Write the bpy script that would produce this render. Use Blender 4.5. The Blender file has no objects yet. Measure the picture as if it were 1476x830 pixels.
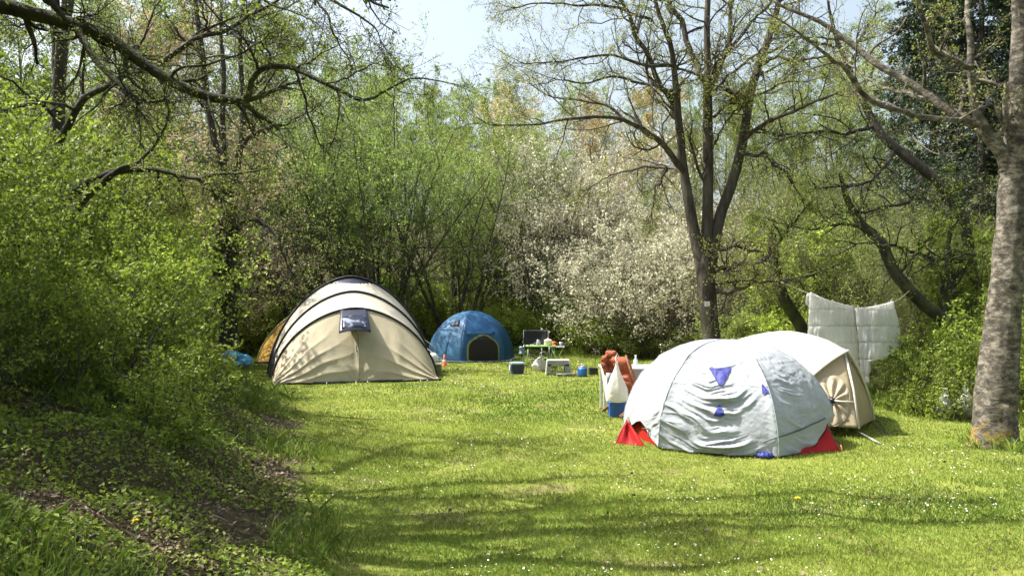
import bpy, math, random
import numpy as np
from mathutils import Vector, Matrix, noise
from mathutils.bvhtree import BVHTree

random.seed(7)
C = bpy.context.scene.collection
F, CX, HY, H = 1150.0, 738.0, 430.0, 1.7      # focal length, centre column, horizon row (photo pixels), eye height
SUN = np.array([-0.55, 0.10, 0.82]); SUN = SUN / np.linalg.norm(SUN)


def P(px, py, Y):
    return np.array([(px - CX) / F * Y, Y, H + (HY - py) / F * Y])


def G(px, py):
    """point of the flat lawn seen at a pixel"""
    Y = F * H / (py - HY)
    return np.array([(px - CX) / F * Y, Y, 0.0])


# ------------------------------------------------------------------ terrain
EY = [-30, 0, 3, 4.9, 7, 10, 14, 18, 24, 30, 60]
EX = [-1.2, -0.9, -1.15, -1.45, -1.95, -2.75, -4.5, -6.4, -9.0, -11.0, -14.0]


def softplus(d, k):
    return k * np.logaddexp(0, d / k)


def bank_d(x, y):
    return np.interp(y, EY, EX) - x


def ground_h(x, y):
    x = np.asarray(x, float); y = np.asarray(y, float)
    s = softplus(bank_d(x, y), 0.3)
    bank = 3.4 * (1 - np.exp(-0.50 * s / 3.4))
    edge_r = np.interp(y, [0, 9, 12, 16, 22, 30], [9.5, 8.2, 6.6, 6.6, 5.0, 2.0])
    right = 0.8 * (1 - np.exp(-0.22 * softplus(x - edge_r, 0.5) / 0.8))
    hill = 15 * (1 - np.exp(-0.30 * softplus(y - 29, 1.5) / 15))
    bump = 0.03 * np.sin(x * 1.3 + 0.7 * y) * np.sin(y * 0.9 - x * .4) + 0.015 * np.sin(x * 3.1 + 1) * np.sin(y * 2.7)
    rough = np.clip(bank_d(x, y), 0, 1) * (0.07 * np.sin(x * 3.7 + y) * np.sin(y * 3.1 + 2) + 0.04 * np.sin(x * 8 + 2 * y) * np.sin(y * 7.3))
    base = bank + right + hill + bump * .6 + rough
    near = np.clip(1 - np.hypot(x, y - 8) / 60, 0, 1)
    return base * np.where(np.hypot(x, y) > 110, 0.0 + np.exp(-(np.hypot(x, y) - 110) / 60), 1.0) + 0 * near


# ------------------------------------------------------------------ mesh helpers
def mesh_np(name, V, Fs, smooth=False, tint=None):
    """V (n,3); Fs (m,k) all faces of one size k, or a list of such arrays"""
    me = bpy.data.meshes.new(name)
    if not isinstance(Fs, (list, tuple)):
        Fs = [Fs]
    Fs = [np.asarray(f, np.int32) for f in Fs if len(f)]
    V = np.asarray(V, np.float32)
    me.vertices.add(len(V)); me.vertices.foreach_set('co', V.ravel())
    nl = sum(f.size for f in Fs); npoly = sum(len(f) for f in Fs)
    me.loops.add(nl); me.loops.foreach_set('vertex_index', np.concatenate([f.ravel() for f in Fs]))
    me.polygons.add(npoly)
    sizes = np.concatenate([np.full(len(f), f.shape[1], np.int32) for f in Fs])
    starts = np.concatenate([[0], np.cumsum(sizes)[:-1]]).astype(np.int32)
    me.polygons.foreach_set('loop_start', starts)
    me.polygons.foreach_set('loop_total', sizes)
    me.polygons.foreach_set('use_smooth', np.full(npoly, smooth))
    if tint is not None:
        a = me.attributes.new('tint', 'FLOAT', 'FACE'); a.data.foreach_set('value', np.asarray(tint, np.float32))
    me.update(calc_edges=True)
    return me


def unit(v):
    return v / np.maximum(np.linalg.norm(v, axis=-1, keepdims=True), 1e-9)


def tubes(Pt, R, s):
    """batch of tubes: Pt (m,K,3), R (m,K) -> verts, quads"""
    m, K, _ = Pt.shape
    T = np.gradient(Pt, axis=1); T = unit(T)
    ref = np.zeros((m, 1, 3)); mean = unit(Pt[:, -1:] - Pt[:, :1])
    ax = np.argmin(np.abs(mean[:, 0]), axis=1); ref[np.arange(m), 0, ax] = 1
    A = unit(np.cross(T, np.broadcast_to(ref, T.shape))); B = np.cross(T, A)
    th = np.arange(s) / s * 2 * np.pi
    V = Pt[:, :, None] + R[:, :, None, None] * (A[:, :, None] * np.cos(th)[None, None, :, None] + B[:, :, None] * np.sin(th)[None, None, :, None])
    i = np.arange(m)[:, None, None] * K * s + np.arange(K - 1)[None, :, None] * s
    j = np.arange(s)[None, None, :]; j2 = (j + 1) % s
    Q = np.stack([i + j, i + j2, i + s + j2, i + s + j], -1).reshape(-1, 4)
    return V.reshape(-1, 3), Q


class Geo:
    def __init__(self): self.V = []; self.Q = []; self.T = []; self.n = 0

    def add(self, V, Q):
        V = np.asarray(V, float); Q = np.asarray(Q, int)
        (self.Q if Q.shape[1] == 4 else self.T).append(Q + self.n); self.V.append(V); self.n += len(V)
        return self

    def tube(self, pts, r, s=8, cap=True):
        pts = np.asarray(pts, float); r = np.broadcast_to(np.asarray(r, float), (len(pts),)).copy()
        if cap:
            pts = np.concatenate([pts[:1], pts, pts[-1:]]); r = np.concatenate([[1e-4], r, [1e-4]])
            d0 = unit(pts[2] - pts[1]); d1 = unit(pts[-2] - pts[-3])
            pts[0] -= d0 * 1e-4; pts[-1] += d1 * 1e-4
        V, Q = tubes(pts[None], r[None], s)
        return self.add(V, Q)

    def box(self, c, size, rz=0.0, rx=0.0, ry=0.0, taper=1.0):
        sx, sy, sz = [a / 2 for a in size]
        v = np.array([[x * (taper if z > 0 else 1), y * (taper if z > 0 else 1), z] for z in (-sz, sz) for x, y in ((-sx, -sy), (sx, -sy), (sx, sy), (-sx, sy))])
        M = np.array(Matrix.Rotation(rz, 3, 'Z') @ Matrix.Rotation(ry, 3, 'Y') @ Matrix.Rotation(rx, 3, 'X'))
        v = v @ M.T + np.asarray(c, float)
        return self.add(v, [[0, 3, 2, 1], [4, 5, 6, 7], [0, 1, 5, 4], [1, 2, 6, 5], [2, 3, 7, 6], [3, 0, 4, 7]])

    def lathe(self, prof, c, s=20, squash=(1, 1)):
        c = np.asarray(c, float); th = np.arange(s) / s * 2 * np.pi
        V = np.concatenate([np.stack([r * np.cos(th) * squash[0], r * np.sin(th) * squash[1], np.full(s, z)], 1) for r, z in prof]) + c
        Q = []
        for k in range(len(prof) - 1):
            for j in range(s):
                j2 = (j + 1) % s
                Q.append([k * s + j, k * s + j2, (k + 1) * s + j2, (k + 1) * s + j])
        return self.add(V, Q)

    def grid(self, Garr):
        a, b, _ = Garr.shape
        i = np.arange(a - 1)[:, None] * b; j = np.arange(b - 1)[None]
        Q = np.stack([i + j, i + j + 1, i + b + j + 1, i + b + j], -1).reshape(-1, 4)
        return self.add(Garr.reshape(-1, 3), Q)

    def mesh(self, name, smooth, off=(0, 0, 0)):
        V = np.concatenate(self.V) - np.asarray(off)
        return mesh_np(name, V, [np.concatenate(x) for x in (self.Q, self.T) if x], smooth)


def tag(o, label=None, cat=None, group=None, kind=None):
    if label: o['label'] = label
    if cat: o['category'] = cat
    if group: o['group'] = group
    if kind: o['kind'] = kind
    return o


def link(o, parent=None):
    C.objects.link(o)
    if parent is not None: o.parent = parent
    return o


def thing(name, label, cat, loc=(0, 0, 0), group=None):
    o = bpy.data.objects.new(name, None); o.location = loc; o.empty_display_size = .2
    link(o); return tag(o, label, cat, group)


def wloc(o):
    v = np.array(o.location)
    if o.parent: v = v + wloc(o.parent)
    return v


def part(name, geo, mat, parent=None, smooth=True, solid=0, bevel=0, world=True):
    off = wloc(parent) if (parent is not None and world) else np.zeros(3)
    me = geo.mesh(name, smooth, off) if isinstance(geo, Geo) else geo
    me.materials.append(mat)
    o = link(bpy.data.objects.new(name, me), parent)
    if solid:
        m = o.modifiers.new('thickness', 'SOLIDIFY'); m.thickness = solid; m.offset = -1
    if bevel:
        m = o.modifiers.new('edges', 'BEVEL'); m.width = bevel; m.segments = 2; m.limit_method = 'ANGLE'
    return o


# ------------------------------------------------------------------ materials
def newmat(name):
    m = bpy.data.materials.new(name); m.use_nodes = True; nt = m.node_tree; nt.nodes.clear()
    return m, nt, nt.nodes.new, nt.links.new


def rgb(c): return (c[0], c[1], c[2], 1)


def surf(name, col, col2=None, scale=8, rough=.6, bump=0.0, bscale=60, metal=0, translu=0, spec=.5, vec='Object', stretch=(1, 1, 1), detail=4, lo=.35, hi=.65, tcol=None):
    m, nt, N, L = newmat(name)
    out = N('ShaderNodeOutputMaterial'); b = N('ShaderNodeBsdfPrincipled')
    b.inputs['Roughness'].default_value = rough; b.inputs['Metallic'].default_value = metal
    b.inputs['Specular IOR Level'].default_value = spec
    tc = N('ShaderNodeTexCoord'); mp = N('ShaderNodeMapping'); mp.inputs['Scale'].default_value = stretch
    L(tc.outputs[vec], mp.inputs[0])
    no = N('ShaderNodeTexNoise'); no.inputs['Scale'].default_value = scale; no.inputs['Detail'].default_value = detail
    L(mp.outputs[0], no.inputs[0])
    mr = N('ShaderNodeMapRange'); mr.inputs[1].default_value = lo; mr.inputs[2].default_value = hi; L(no.outputs[0], mr.inputs[0])
    mx = N('ShaderNodeMix'); mx.data_type = 'RGBA'; mx.inputs[6].default_value = rgb(col); mx.inputs[7].default_value = rgb(col2 or [c * .85 for c in col])
    L(mr.outputs[0], mx.inputs[0]); L(mx.outputs[2], b.inputs['Base Color'])
    if bump:
        n2 = N('ShaderNodeTexNoise'); n2.inputs['Scale'].default_value = bscale; n2.inputs['Detail'].default_value = 5; L(mp.outputs[0], n2.inputs[0])
        bp = N('ShaderNodeBump'); bp.inputs['Strength'].default_value = bump; bp.inputs['Distance'].default_value = .02
        L(n2.outputs[0], bp.inputs['Height']); L(bp.outputs[0], b.inputs['Normal'])
    if translu:
        t = N('ShaderNodeBsdfTranslucent')
        if tcol: t.inputs[0].default_value = rgb(tcol)
        else: L(mx.outputs[2], t.inputs[0])
        ms = N('ShaderNodeMixShader'); ms.inputs[0].default_value = translu
        L(b.outputs[0], ms.inputs[1]); L(t.outputs[0], ms.inputs[2]); L(ms.outputs[0], out.inputs[0])
    else:
        L(b.outputs[0], out.inputs[0])
    return m


def leafmat(name, a, b_, trans=.35, var=.25, rough=.55, spec=.3):
    """a, b_: the two ends of the per-leaf tint"""
    m, nt, N, L = newmat(name)
    out = N('ShaderNodeOutputMaterial'); b = N('ShaderNodeBsdfPrincipled'); b.inputs['Roughness'].default_value = rough
    b.inputs['Specular IOR Level'].default_value = spec
    at = N('ShaderNodeAttribute'); at.attribute_name = 'tint'
    mx = N('ShaderNodeMix'); mx.data_type = 'RGBA'; mx.inputs[6].default_value = rgb(a); mx.inputs[7].default_value = rgb(b_)
    L(at.outputs['Fac'], mx.inputs[0])
    oi = N('ShaderNodeObjectInfo'); mr = N('ShaderNodeMapRange'); mr.inputs[3].default_value = 1 - var; mr.inputs[4].default_value = 1 + var
    L(oi.outputs['Random'], mr.inputs[0])
    # a slow noise through the crown: whole sprays a little lighter or yellower than others
    tc = N('ShaderNodeTexCoord'); no = N('ShaderNodeTexNoise'); no.inputs['Scale'].default_value = 1.3; no.inputs['Detail'].default_value = 2
    L(tc.outputs['Object'], no.inputs[0]); m2 = N('ShaderNodeMapRange'); m2.inputs[1].default_value = .3; m2.inputs[2].default_value = .7
    m2.inputs[3].default_value = .75; m2.inputs[4].default_value = 1.25; L(no.outputs[0], m2.inputs[0])
    mu = N('ShaderNodeMath'); mu.operation = 'MULTIPLY'; L(mr.outputs[0], mu.inputs[0]); L(m2.outputs[0], mu.inputs[1])
    vm = N('ShaderNodeVectorMath'); vm.operation = 'SCALE'; L(mx.outputs[2], vm.inputs[0]); L(mu.outputs[0], vm.inputs['Scale'])
    L(vm.outputs[0], b.inputs['Base Color'])
    t = N('ShaderNodeBsdfTranslucent'); L(vm.outputs[0], t.inputs[0])
    ms = N('ShaderNodeMixShader'); ms.inputs[0].default_value = trans
    L(b.outputs[0], ms.inputs[1]); L(t.outputs[0], ms.inputs[2]); L(ms.outputs[0], out.inputs[0])
    return m


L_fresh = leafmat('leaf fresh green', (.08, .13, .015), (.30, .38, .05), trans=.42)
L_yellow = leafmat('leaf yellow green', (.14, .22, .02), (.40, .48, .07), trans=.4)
L_mid = leafmat('leaf willow green', (.14, .22, .04), (.33, .43, .10), trans=.42)
L_olive = leafmat('leaf olive green', (.13, .17, .035), (.30, .34, .10), trans=.4)
L_dark = leafmat('leaf dark green', (.03, .06, .012), (.08, .13, .025), trans=.2)
L_bloss = leafmat('blossom cream white', (.38, .36, .25), (.62, .60, .44), trans=.25, var=.12)
L_pink = leafmat('opening buds pinkish brown', (.46, .35, .21), (.58, .50, .30), trans=.3)
L_rust = leafmat('opening leaves orange brown', (.36, .25, .09), (.44, .37, .15), trans=.3)
L_needle = leafmat('spruce needles', (.012, .026, .010), (.035, .060, .018), trans=.1)
L_grass = leafmat('grass blades', (.10, .18, .02), (.35, .41, .08), trans=.35, var=0)
L_long = leafmat('long grass blades', (.09, .16, .02), (.27, .35, .06), trans=.4, var=0)
L_litter = leafmat('dry fallen leaves', (.06, .045, .025), (.24, .18, .10), trans=.1, var=0)
B_dark = surf('bark dark', (.02, .016, .012), (.05, .042, .03), 14, .9, .8, 40, stretch=(1, 1, .3))
B_grey = surf('bark grey', (.04, .036, .024), (.11, .105, .065), 12, .9, .6, 40, stretch=(1, 1, .3))
B_twig = surf('twig bark', (.10, .085, .055), (.17, .15, .10), 3, .9)
B_moss = surf('bark with moss', (.018, .015, .011), (.055, .065, .014), 5, .95, .8, 40)


def bark_birch():
    m, nt, N, L = newmat('bark pale grey with bands and moss at the foot')
    out = N('ShaderNodeOutputMaterial'); b = N('ShaderNodeBsdfPrincipled'); b.inputs['Roughness'].default_value = .85; L(b.outputs[0], out.inputs[0])
    g = N('ShaderNodeNewGeometry'); mp = N('ShaderNodeMapping'); mp.inputs['Scale'].default_value = (5, 5, 9); L(g.outputs['Position'], mp.inputs[0])
    n = N('ShaderNodeTexNoise'); n.inputs['Scale'].default_value = 1.6; n.inputs['Detail'].default_value = 6; n.inputs['Roughness'].default_value = .78; L(mp.outputs[0], n.inputs[0])
    cr = N('ShaderNodeValToRGB'); e = cr.color_ramp.elements
    e[0].position = .38; e[0].color = (.02, .016, .011, 1); e[1].position = .62; e[1].color = (.23, .205, .16, 1)
    k = cr.color_ramp.elements.new(.50); k.color = (.085, .073, .052, 1)
    L(n.outputs[0], cr.inputs[0])
    sx = N('ShaderNodeSeparateXYZ'); L(g.outputs['Position'], sx.inputs[0])
    n2 = N('ShaderNodeTexNoise'); n2.inputs['Scale'].default_value = 7; n2.inputs['Detail'].default_value = 5; L(g.outputs['Position'], n2.inputs[0])
    ad = N('ShaderNodeMath'); ad.operation = 'MULTIPLY_ADD'; ad.inputs[1].default_value = 2.2; L(n2.outputs[0], ad.inputs[0]); L(sx.outputs[2], ad.inputs[2])
    mr = N('ShaderNodeMapRange'); mr.inputs[1].default_value = 1.36; mr.inputs[2].default_value = 1.12; L(ad.outputs[0], mr.inputs[0])
    mx = N('ShaderNodeMix'); mx.data_type = 'RGBA'; mx.inputs[7].default_value = (.26, .17, .04, 1); L(mr.outputs[0], mx.inputs[0]); L(cr.outputs[0], mx.inputs[6])
    L(mx.outputs[2], b.inputs['Base Color'])
    bp = N('ShaderNodeBump'); bp.inputs['Strength'].default_value = .9; bp.inputs['Distance'].default_value = .03; L(n.outputs[0], bp.inputs['Height']); L(bp.outputs[0], b.inputs['Normal'])
    return m


B_birch = bark_birch()

# ------------------------------------------------------------------ branching
rng = np.random.default_rng(11)


def catmull(pts, K):
    pts = np.asarray(pts, float); n = len(pts)
    q = np.concatenate([2 * pts[:1] - pts[1:2], pts, 2 * pts[-1:] - pts[-2:-1]])
    t = np.linspace(0, n - 1 - 1e-6, K); i = t.astype(int); u = (t - i)[:, None]
    p0, p1, p2, p3 = q[i], q[i + 1], q[i + 2], q[i + 3]
    return .5 * (2 * p1 + (p2 - p0) * u + (2 * p0 - 5 * p1 + 4 * p2 - p3) * u ** 2 + (3 * p1 - p0 - 3 * p2 + p3) * u ** 3)


def spawn(rng, Pt, R, nper, t0=.15, t1=1., lenr=.5, ang=45, K=5, wander=.25, trop=(0, 0, .05), rr=.55, tipr=.35, maxlen=9, minr=.0015, tpow=1.0, minlen=0):
    """grow nper children on every parent branch -> (m,K,3),(m,K)"""
    n, K0, _ = Pt.shape
    m = n * nper; idx = np.repeat(np.arange(n), nper)
    base = (np.tile(np.arange(nper), n) + rng.random(m)) / nper
    t = t0 + (t1 - t0) * base ** tpow
    f = t * (K0 - 1); i = np.minimum(f.astype(int), K0 - 2); u = (f - i)[:, None]
    a, b = Pt[idx, i], Pt[idx, i + 1]
    pos = a * (1 - u) + b * u; tan = unit(b - a); r0 = R[idx, i] * (1 - u[:, 0]) + R[idx, i + 1] * u[:, 0]
    plen = np.linalg.norm(np.diff(Pt, axis=1), axis=2).sum(1)[idx]
    ln = np.minimum(lenr * plen * (1.15 - .6 * t) * rng.uniform(.6, 1.3, m), maxlen)
    ln = np.maximum(ln, minlen * rng.uniform(.6, 1.3, m))
    rnd = unit(rng.normal(size=(m, 3))); per = unit(np.cross(tan, rnd))
    an = np.radians(ang) * rng.uniform(.7, 1.3, m)[:, None]
    d = tan * np.cos(an) + per * np.sin(an)
    out = np.empty((m, K, 3)); out[:, 0] = pos
    tr = np.asarray(trop)
    for k in range(1, K):
        d = unit(d + wander * rng.normal(size=(m, 3)) + tr)
        out[:, k] = out[:, k - 1] + d * (ln / (K - 1))[:, None]
    rs = np.maximum(r0 * rr, minr)
    rad = rs[:, None] * np.linspace(1, tipr, K)[None]
    return out, np.maximum(rad, minr * .6)


def leaves_at(rng, pos, size, up=.35, asp=.6, sj=.35):
    m = len(pos)
    s = size * rng.uniform(1 - sj, 1 + sj, m)[:, None]
    nrm = unit(rng.normal(size=(m, 3)) + np.array([0, 0, up * 2]) - 0 * pos)
    a = unit(np.cross(nrm, rng.normal(size=(m, 3)))); b = np.cross(nrm, a)
    V = np.stack([pos - a * s * .5, pos + b * s * asp * .5 + a * s * .05 + nrm * s * .08, pos + a * s * .5, pos - b * s * asp * .5 + a * s * .05 + nrm * s * .08], 1).reshape(-1, 3)
    Q = np.arange(m * 4).reshape(-1, 4)
    return V, Q


def along(rng, Pt, nper, t0=.2, jit=.02):
    n, K0, _ = Pt.shape; m = n * nper; idx = np.repeat(np.arange(n), nper)
    f = rng.uniform(t0, 1, m) * (K0 - 1.001); i = f.astype(int); u = (f - i)[:, None]
    return Pt[idx, i] * (1 - u) + Pt[idx, i + 1] * u + rng.normal(size=(m, 3)) * jit


def pack(levels):
    """levels: list of (Pt,R,sides)"""
    V = []; Q = []; n = 0
    for Pt, R, s in levels:
        if len(Pt) == 0: continue
        v, q = tubes(Pt, R, s); V.append(v); Q.append(q + n); n += len(v)
    return np.concatenate(V), np.concatenate(Q)


def leafmesh(name, rng, pos, size, **k):
    V, Q = leaves_at(rng, pos, size, **k)
    return mesh_np(name, V, Q, False, rng.random(len(Q)))


def make_bush(seed, h=2.4, stems=14, spread=38, n1=7, n2=5, n3=4, lv=3, leaf=.05, jit=.04, wander=.18, trop=.06, rbase=.018, twigsides=3, up=.35, lean=0, lenr1=.45, lenr2=.5, t0=.2, maxlen=9, baser=.25, l3=.55, asp=.6, lt0=.2, tp=1.0):
    """several stems from the ground; returns wood mesh, crown mesh, height"""
    r = np.random.default_rng(seed); K = 9
    az = r.uniform(0, 2 * np.pi, stems); inc = np.radians(spread) * np.sqrt(r.random(stems))
    d = np.stack([np.sin(inc) * np.cos(az) + lean, np.sin(inc) * np.sin(az), np.cos(inc)], 1)
    Pt = np.empty((stems, K, 3)); Pt[:, 0] = np.stack([np.cos(az), np.sin(az), np.zeros(stems)], 1) * baser * r.random((stems, 1)); Pt[:, 0, 2] -= .1
    L = h * r.uniform(.7, 1.08, stems)[:, None]
    for k in range(1, K):
        d = unit(d + wander * .5 * r.normal(size=d.shape) + np.array([0, 0, trop])); Pt[:, k] = Pt[:, k - 1] + d * L / (K - 1)
    R = rbase * r.uniform(.6, 1.3, (stems, 1)) * np.linspace(1, .25, K)[None]
    a, ra = spawn(r, Pt, R, n1, t0, 1, lenr1, 45, 6, wander, (0, 0, trop), maxlen=maxlen, tpow=tp)
    b, rb = spawn(r, a, ra, n2, .15, 1, lenr2, 45, 4, wander, (0, 0, trop * .5))
    lev = [(Pt, R, 6), (a, ra, 4), (b, rb, 3)]; last = b
    if n3:
        c, rc = spawn(r, b, rb, n3, .15, 1, l3, 45, 3, wander, (0, 0, 0), minr=.0012); lev.append((c, rc, twigsides)); last = c
    V, Q = pack(lev)
    w = mesh_np('trunk', V, Q, True)
    pos = along(r, last, lv, lt0, jit)
    pos = pos[pos[:, 2] > .02]
    return w, leafmesh('crown', r, pos, leaf, up=up, asp=asp), h


def make_tree(seed, h=10, r0=.12, n0=22, n1=7, n2=5, n3=4, lv=2, leaf=.07, ang=50, t0=.25, lenr=.38, trop=.08, jit=.05, wander=.2, crook=.05):
    """single-stem tree"""
    r = np.random.default_rng(seed); K = 14
    d = np.array([[r.normal() * .05, r.normal() * .05, 1.]]); Pt = np.empty((1, K, 3)); Pt[:, 0] = (0, 0, -.15)
    for k in range(1, K):
        d = unit(d + crook * r.normal(size=d.shape) + np.array([0, 0, .05])); Pt[:, k] = Pt[:, k - 1] + d * h * .97 / (K - 1)
    R = r0 * np.linspace(1, .12, K)[None] ** 1.1
    a, ra = spawn(r, Pt, R, n0, t0, 1, lenr, ang, 8, wander * .8, (0, 0, trop))
    b, rb = spawn(r, a, ra, n1, .15, 1, .5, 45, 5, wander, (0, 0, trop * .6))
    c, rc = spawn(r, b, rb, n2, .15, 1, .5, 45, 4, wander, (0, 0, 0), minr=.002)
    lev = [(Pt, R, 8), (a, ra, 5), (b, rb, 3), (c, rc, 3)]; last = c
    if n3:
        e, re = spawn(r, c, rc, n3, .15, 1, .6, 45, 3, wander, (0, 0, 0), minr=.0018); lev.append((e, re, 3)); last = e
    V, Q = pack(lev)
    return mesh_np('trunk', V, Q, True), leafmesh('crown', r, along(r, last, lv, .2, jit), leaf), h


def make_spruce(seed, h=16):
    r = np.random.default_rng(seed); K = 12
    Pt = np.zeros((1, K, 3)); Pt[0, :, 2] = np.linspace(-.2, h, K); R = .2 * np.linspace(1, .06, K)[None]
    nb = 170; t = np.linspace(.04, .985, nb); z = t * h
    az = r.uniform(0, 2 * np.pi, nb); ln = (1 - t) * h * .26 * r.uniform(.75, 1.15, nb) + .25
    k = np.linspace(0, 1, 8)
    droop = r.uniform(.15, .45, nb)[:, None] * ln[:, None] * (k[None] ** 1.2) - .12 * ln[:, None] * np.clip(k[None] - .7, 0, 1) * 2
    a = np.stack([np.cos(az)[:, None] * ln[:, None] * k, np.sin(az)[:, None] * ln[:, None] * k, z[:, None] - droop], -1)
    ra = .022 * np.linspace(1, .25, 8)[None] * (.4 + ln / ln.max())[:, None]
    b, rb = spawn(r, a, ra, 14, .12, 1, .33, 60, 4, .12, (0, 0, -.14), minr=.003)
    V, Q = pack([(Pt, R, 8), (a, ra, 4), (b, rb, 3)])
    c, rc = spawn(r, b, rb, 5, .1, 1, .6, 50, 3, .1, (0, 0, -.15))
    # needle sprays: long narrow leaves laid along the twigs, hanging
    pos = along(r, c, 3, .05, .03); pos2 = along(r, b, 6, .1, .03); pos3 = along(r, a, 12, .15, .03)
    return mesh_np('trunk', V, Q, True), leafmesh('crown', r, np.concatenate([pos, pos2, pos3]), .13, up=.5, asp=.35), h


def copy_children(src, dst, leaf=None):
    for ch in list(src.children):
        c = ch.copy(); C.objects.link(c); c.parent = dst
        if leaf is not None and ch.name.startswith('crown'):
            c.material_slots[0].link = 'OBJECT'; c.material_slots[0].material = leaf


PROTO = {}


def plant(kind, name, px, Y, top, leaf, label, cat='tree', group=None, rz=None, wood=None, sxy=1.0, X=None, sink=0):
    """stand a plant whose top reaches photo row `top` on the ground at depth Y"""
    w, c, h = PROTO[kind]
    x = (px - CX) / F * Y if X is None else X
    z = float(ground_h(x, Y)) - .03 - sink
    hh = (H + (HY - top) / F * Y) - z
    s = max(.35, hh / h)
    root = thing(name, label, cat, (x, Y, z), group)
    root.rotation_euler = (0, 0, rng.uniform(0, 6.28) if rz is None else rz); root.scale = (s * sxy, s * sxy, s)
    for nm, me, ma in (('trunk', w, wood or B_grey), ('crown', c, leaf)):
        if len(me.materials) == 0: me.materials.append(ma)
        o = link(bpy.data.objects.new(nm, me), root); o.material_slots[0].link = 'OBJECT'; o.material_slots[0].material = ma
    return root


# traced limbs ---------------------------------------------------------------
def limbs(trace, K=20, crook=.0, seed=1):
    """trace: list of limbs, each a list of (px,py,depth,radius px)"""
    r = np.random.default_rng(seed); out = []; rad = []
    for l in trace:
        pts = np.array([np.append(P(a, b, Y), w / F * Y) for a, b, Y, w in l])
        q = catmull(pts, K); p = q[:, :3]
        if crook:
            nz = r.normal(size=(K, 3)) * crook; nz[0] = 0
            nz = (nz + np.roll(nz, 1, 0) + np.roll(nz, -1, 0)) / 3; nz[0] = 0
            p = p + nz * np.minimum(1, q[:, 3:4] / .05 + .5)
        out.append(p); rad.append(np.maximum(q[:, 3], .002))
    return np.array(out), np.array(rad)


def traced_tree(name, label, trunk, boughs, bark, leaf, seed, per=(10, 6, 4, 3), lenr=(.28, .5, .55, .6), leafsize=.04, nleaf=1, loc=None, crook=.02, trop=.03, maxlen=1.3, cat='tree', ang=55, jit=.02, extra=None, group=None, sides=12, lt0=.3, K=26, stems=0, st0=.5, minl=.3):
    Pt, R = limbs(trunk, K, crook * .4, seed); Pb, Rb = limbs(boughs, 22, crook, seed + 1) if boughs else (np.empty((0, 22, 3)), np.empty((0, 22)))
    r = np.random.default_rng(seed + 2)
    base = Pt[0, 0].copy() if loc is None else np.array(loc, float)
    root = thing(name, label, cat, base, group)
    lev = [(Pt, R, sides), (Pb, Rb, 8)]
    src, rs = (Pb, Rb) if len(Pb) else (Pt, R)
    a, ra = spawn(r, src, rs, per[0], .12, 1, lenr[0], ang, 8, .22, (0, 0, trop), maxlen=maxlen, rr=.5, minlen=minl)
    tipd, tr_ = spawn(r, src, rs, 3, .97, 1, lenr[0] * 1.2, 22, 8, .2, (0, 0, trop), maxlen=maxlen * 1.2, rr=.8)
    a = np.concatenate([a, tipd]); ra = np.concatenate([ra, tr_])
    if stems:
        s_, rs_ = spawn(r, Pt, R, stems, st0, 1, lenr[0] * .6, ang, 8, .2, (0, 0, trop), maxlen=maxlen, rr=.35, minlen=minl)
        a = np.concatenate([a, s_]); ra = np.concatenate([ra, rs_])
    b, rb = spawn(r, a, ra, per[1], .15, 1, lenr[1], 48, 5, .25, (0, 0, trop), minr=.002, minlen=minl * .5)
    c, rc = spawn(r, b, rb, per[2], .15, 1, lenr[2], 48, 4, .22, (0, 0, 0), minr=.0016)
    lev += [(a, ra, 5), (b, rb, 4), (c, rc, 3)]; last = c
    if per[3]:
        e, re = spawn(r, c, rc, per[3], .15, 1, lenr[3], 48, 3, .2, (0, 0, 0), minr=.0013); lev.append((e, re, 3)); last = e
    V, Q = pack(lev)
    me = mesh_np('trunk', V - base, Q, True); me.materials.append(bark)
    link(bpy.data.objects.new('trunk', me), root)
    pos = along(r, last, nleaf, lt0, jit) - base
    if len(pos):
        cm = leafmesh('crown', r, pos, leafsize); cm.materials.append(leaf); link(bpy.data.objects.new('crown', cm), root)
    if extra is not None: extra(root, Pt, R, base, r)
    return root
# ------------------------------------------------------------------ world, sun, camera
sc = bpy.context.scene
w = bpy.data.worlds.new('World'); sc.world = w; w.use_nodes = True
nt = w.node_tree; nt.nodes.clear()
sky = nt.nodes.new('ShaderNodeTexSky'); sky.sky_type = 'NISHITA'; sky.sun_disc = False
elev = math.asin(SUN[2]); sky.sun_elevation = elev; sky.sun_rotation = math.atan2(SUN[0], SUN[1])
sky.air_density = 1.0; sky.dust_density = 5.0; sky.ozone_density = 1.0
bg = nt.nodes.new('ShaderNodeBackground'); bg.inputs[1].default_value = 0.13
wo = nt.nodes.new('ShaderNodeOutputWorld'); hs = nt.nodes.new('ShaderNodeHueSaturation'); hs.inputs['Saturation'].default_value = .62; hs.inputs['Hue'].default_value = .48; nt.links.new(sky.outputs[0], hs.inputs['Color']); nt.links.new(hs.outputs[0], bg.inputs[0]); nt.links.new(bg.outputs[0], wo.inputs[0])
sl = bpy.data.lights.new('sun', 'SUN'); sl.energy = 5.0; sl.angle = math.radians(.5); sl.color = (1, .96, .88)
so = link(bpy.data.objects.new('sun', sl)); so.rotation_euler = Vector(SUN).to_track_quat('Z', 'Y').to_euler(); so.location = (-20, -15, 30)
cd = bpy.data.cameras.new('camera'); cam = link(bpy.data.objects.new('camera', cd)); sc.camera = cam
cam.location = (0, 0, H); cam.rotation_euler = (math.radians(90), 0, 0)
cd.sensor_width = 36; cd.lens = 36 * F / 1476; cd.shift_y = 15 / 1476; cd.clip_start = .05; cd.clip_end = 1000
sc.view_settings.view_transform = 'Standard'; sc.view_settings.look = 'None'; sc.view_settings.gamma = 1; sc.view_settings.exposure = 1.2
sc.view_settings.use_curve_mapping = False
cy = sc.cycles
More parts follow.
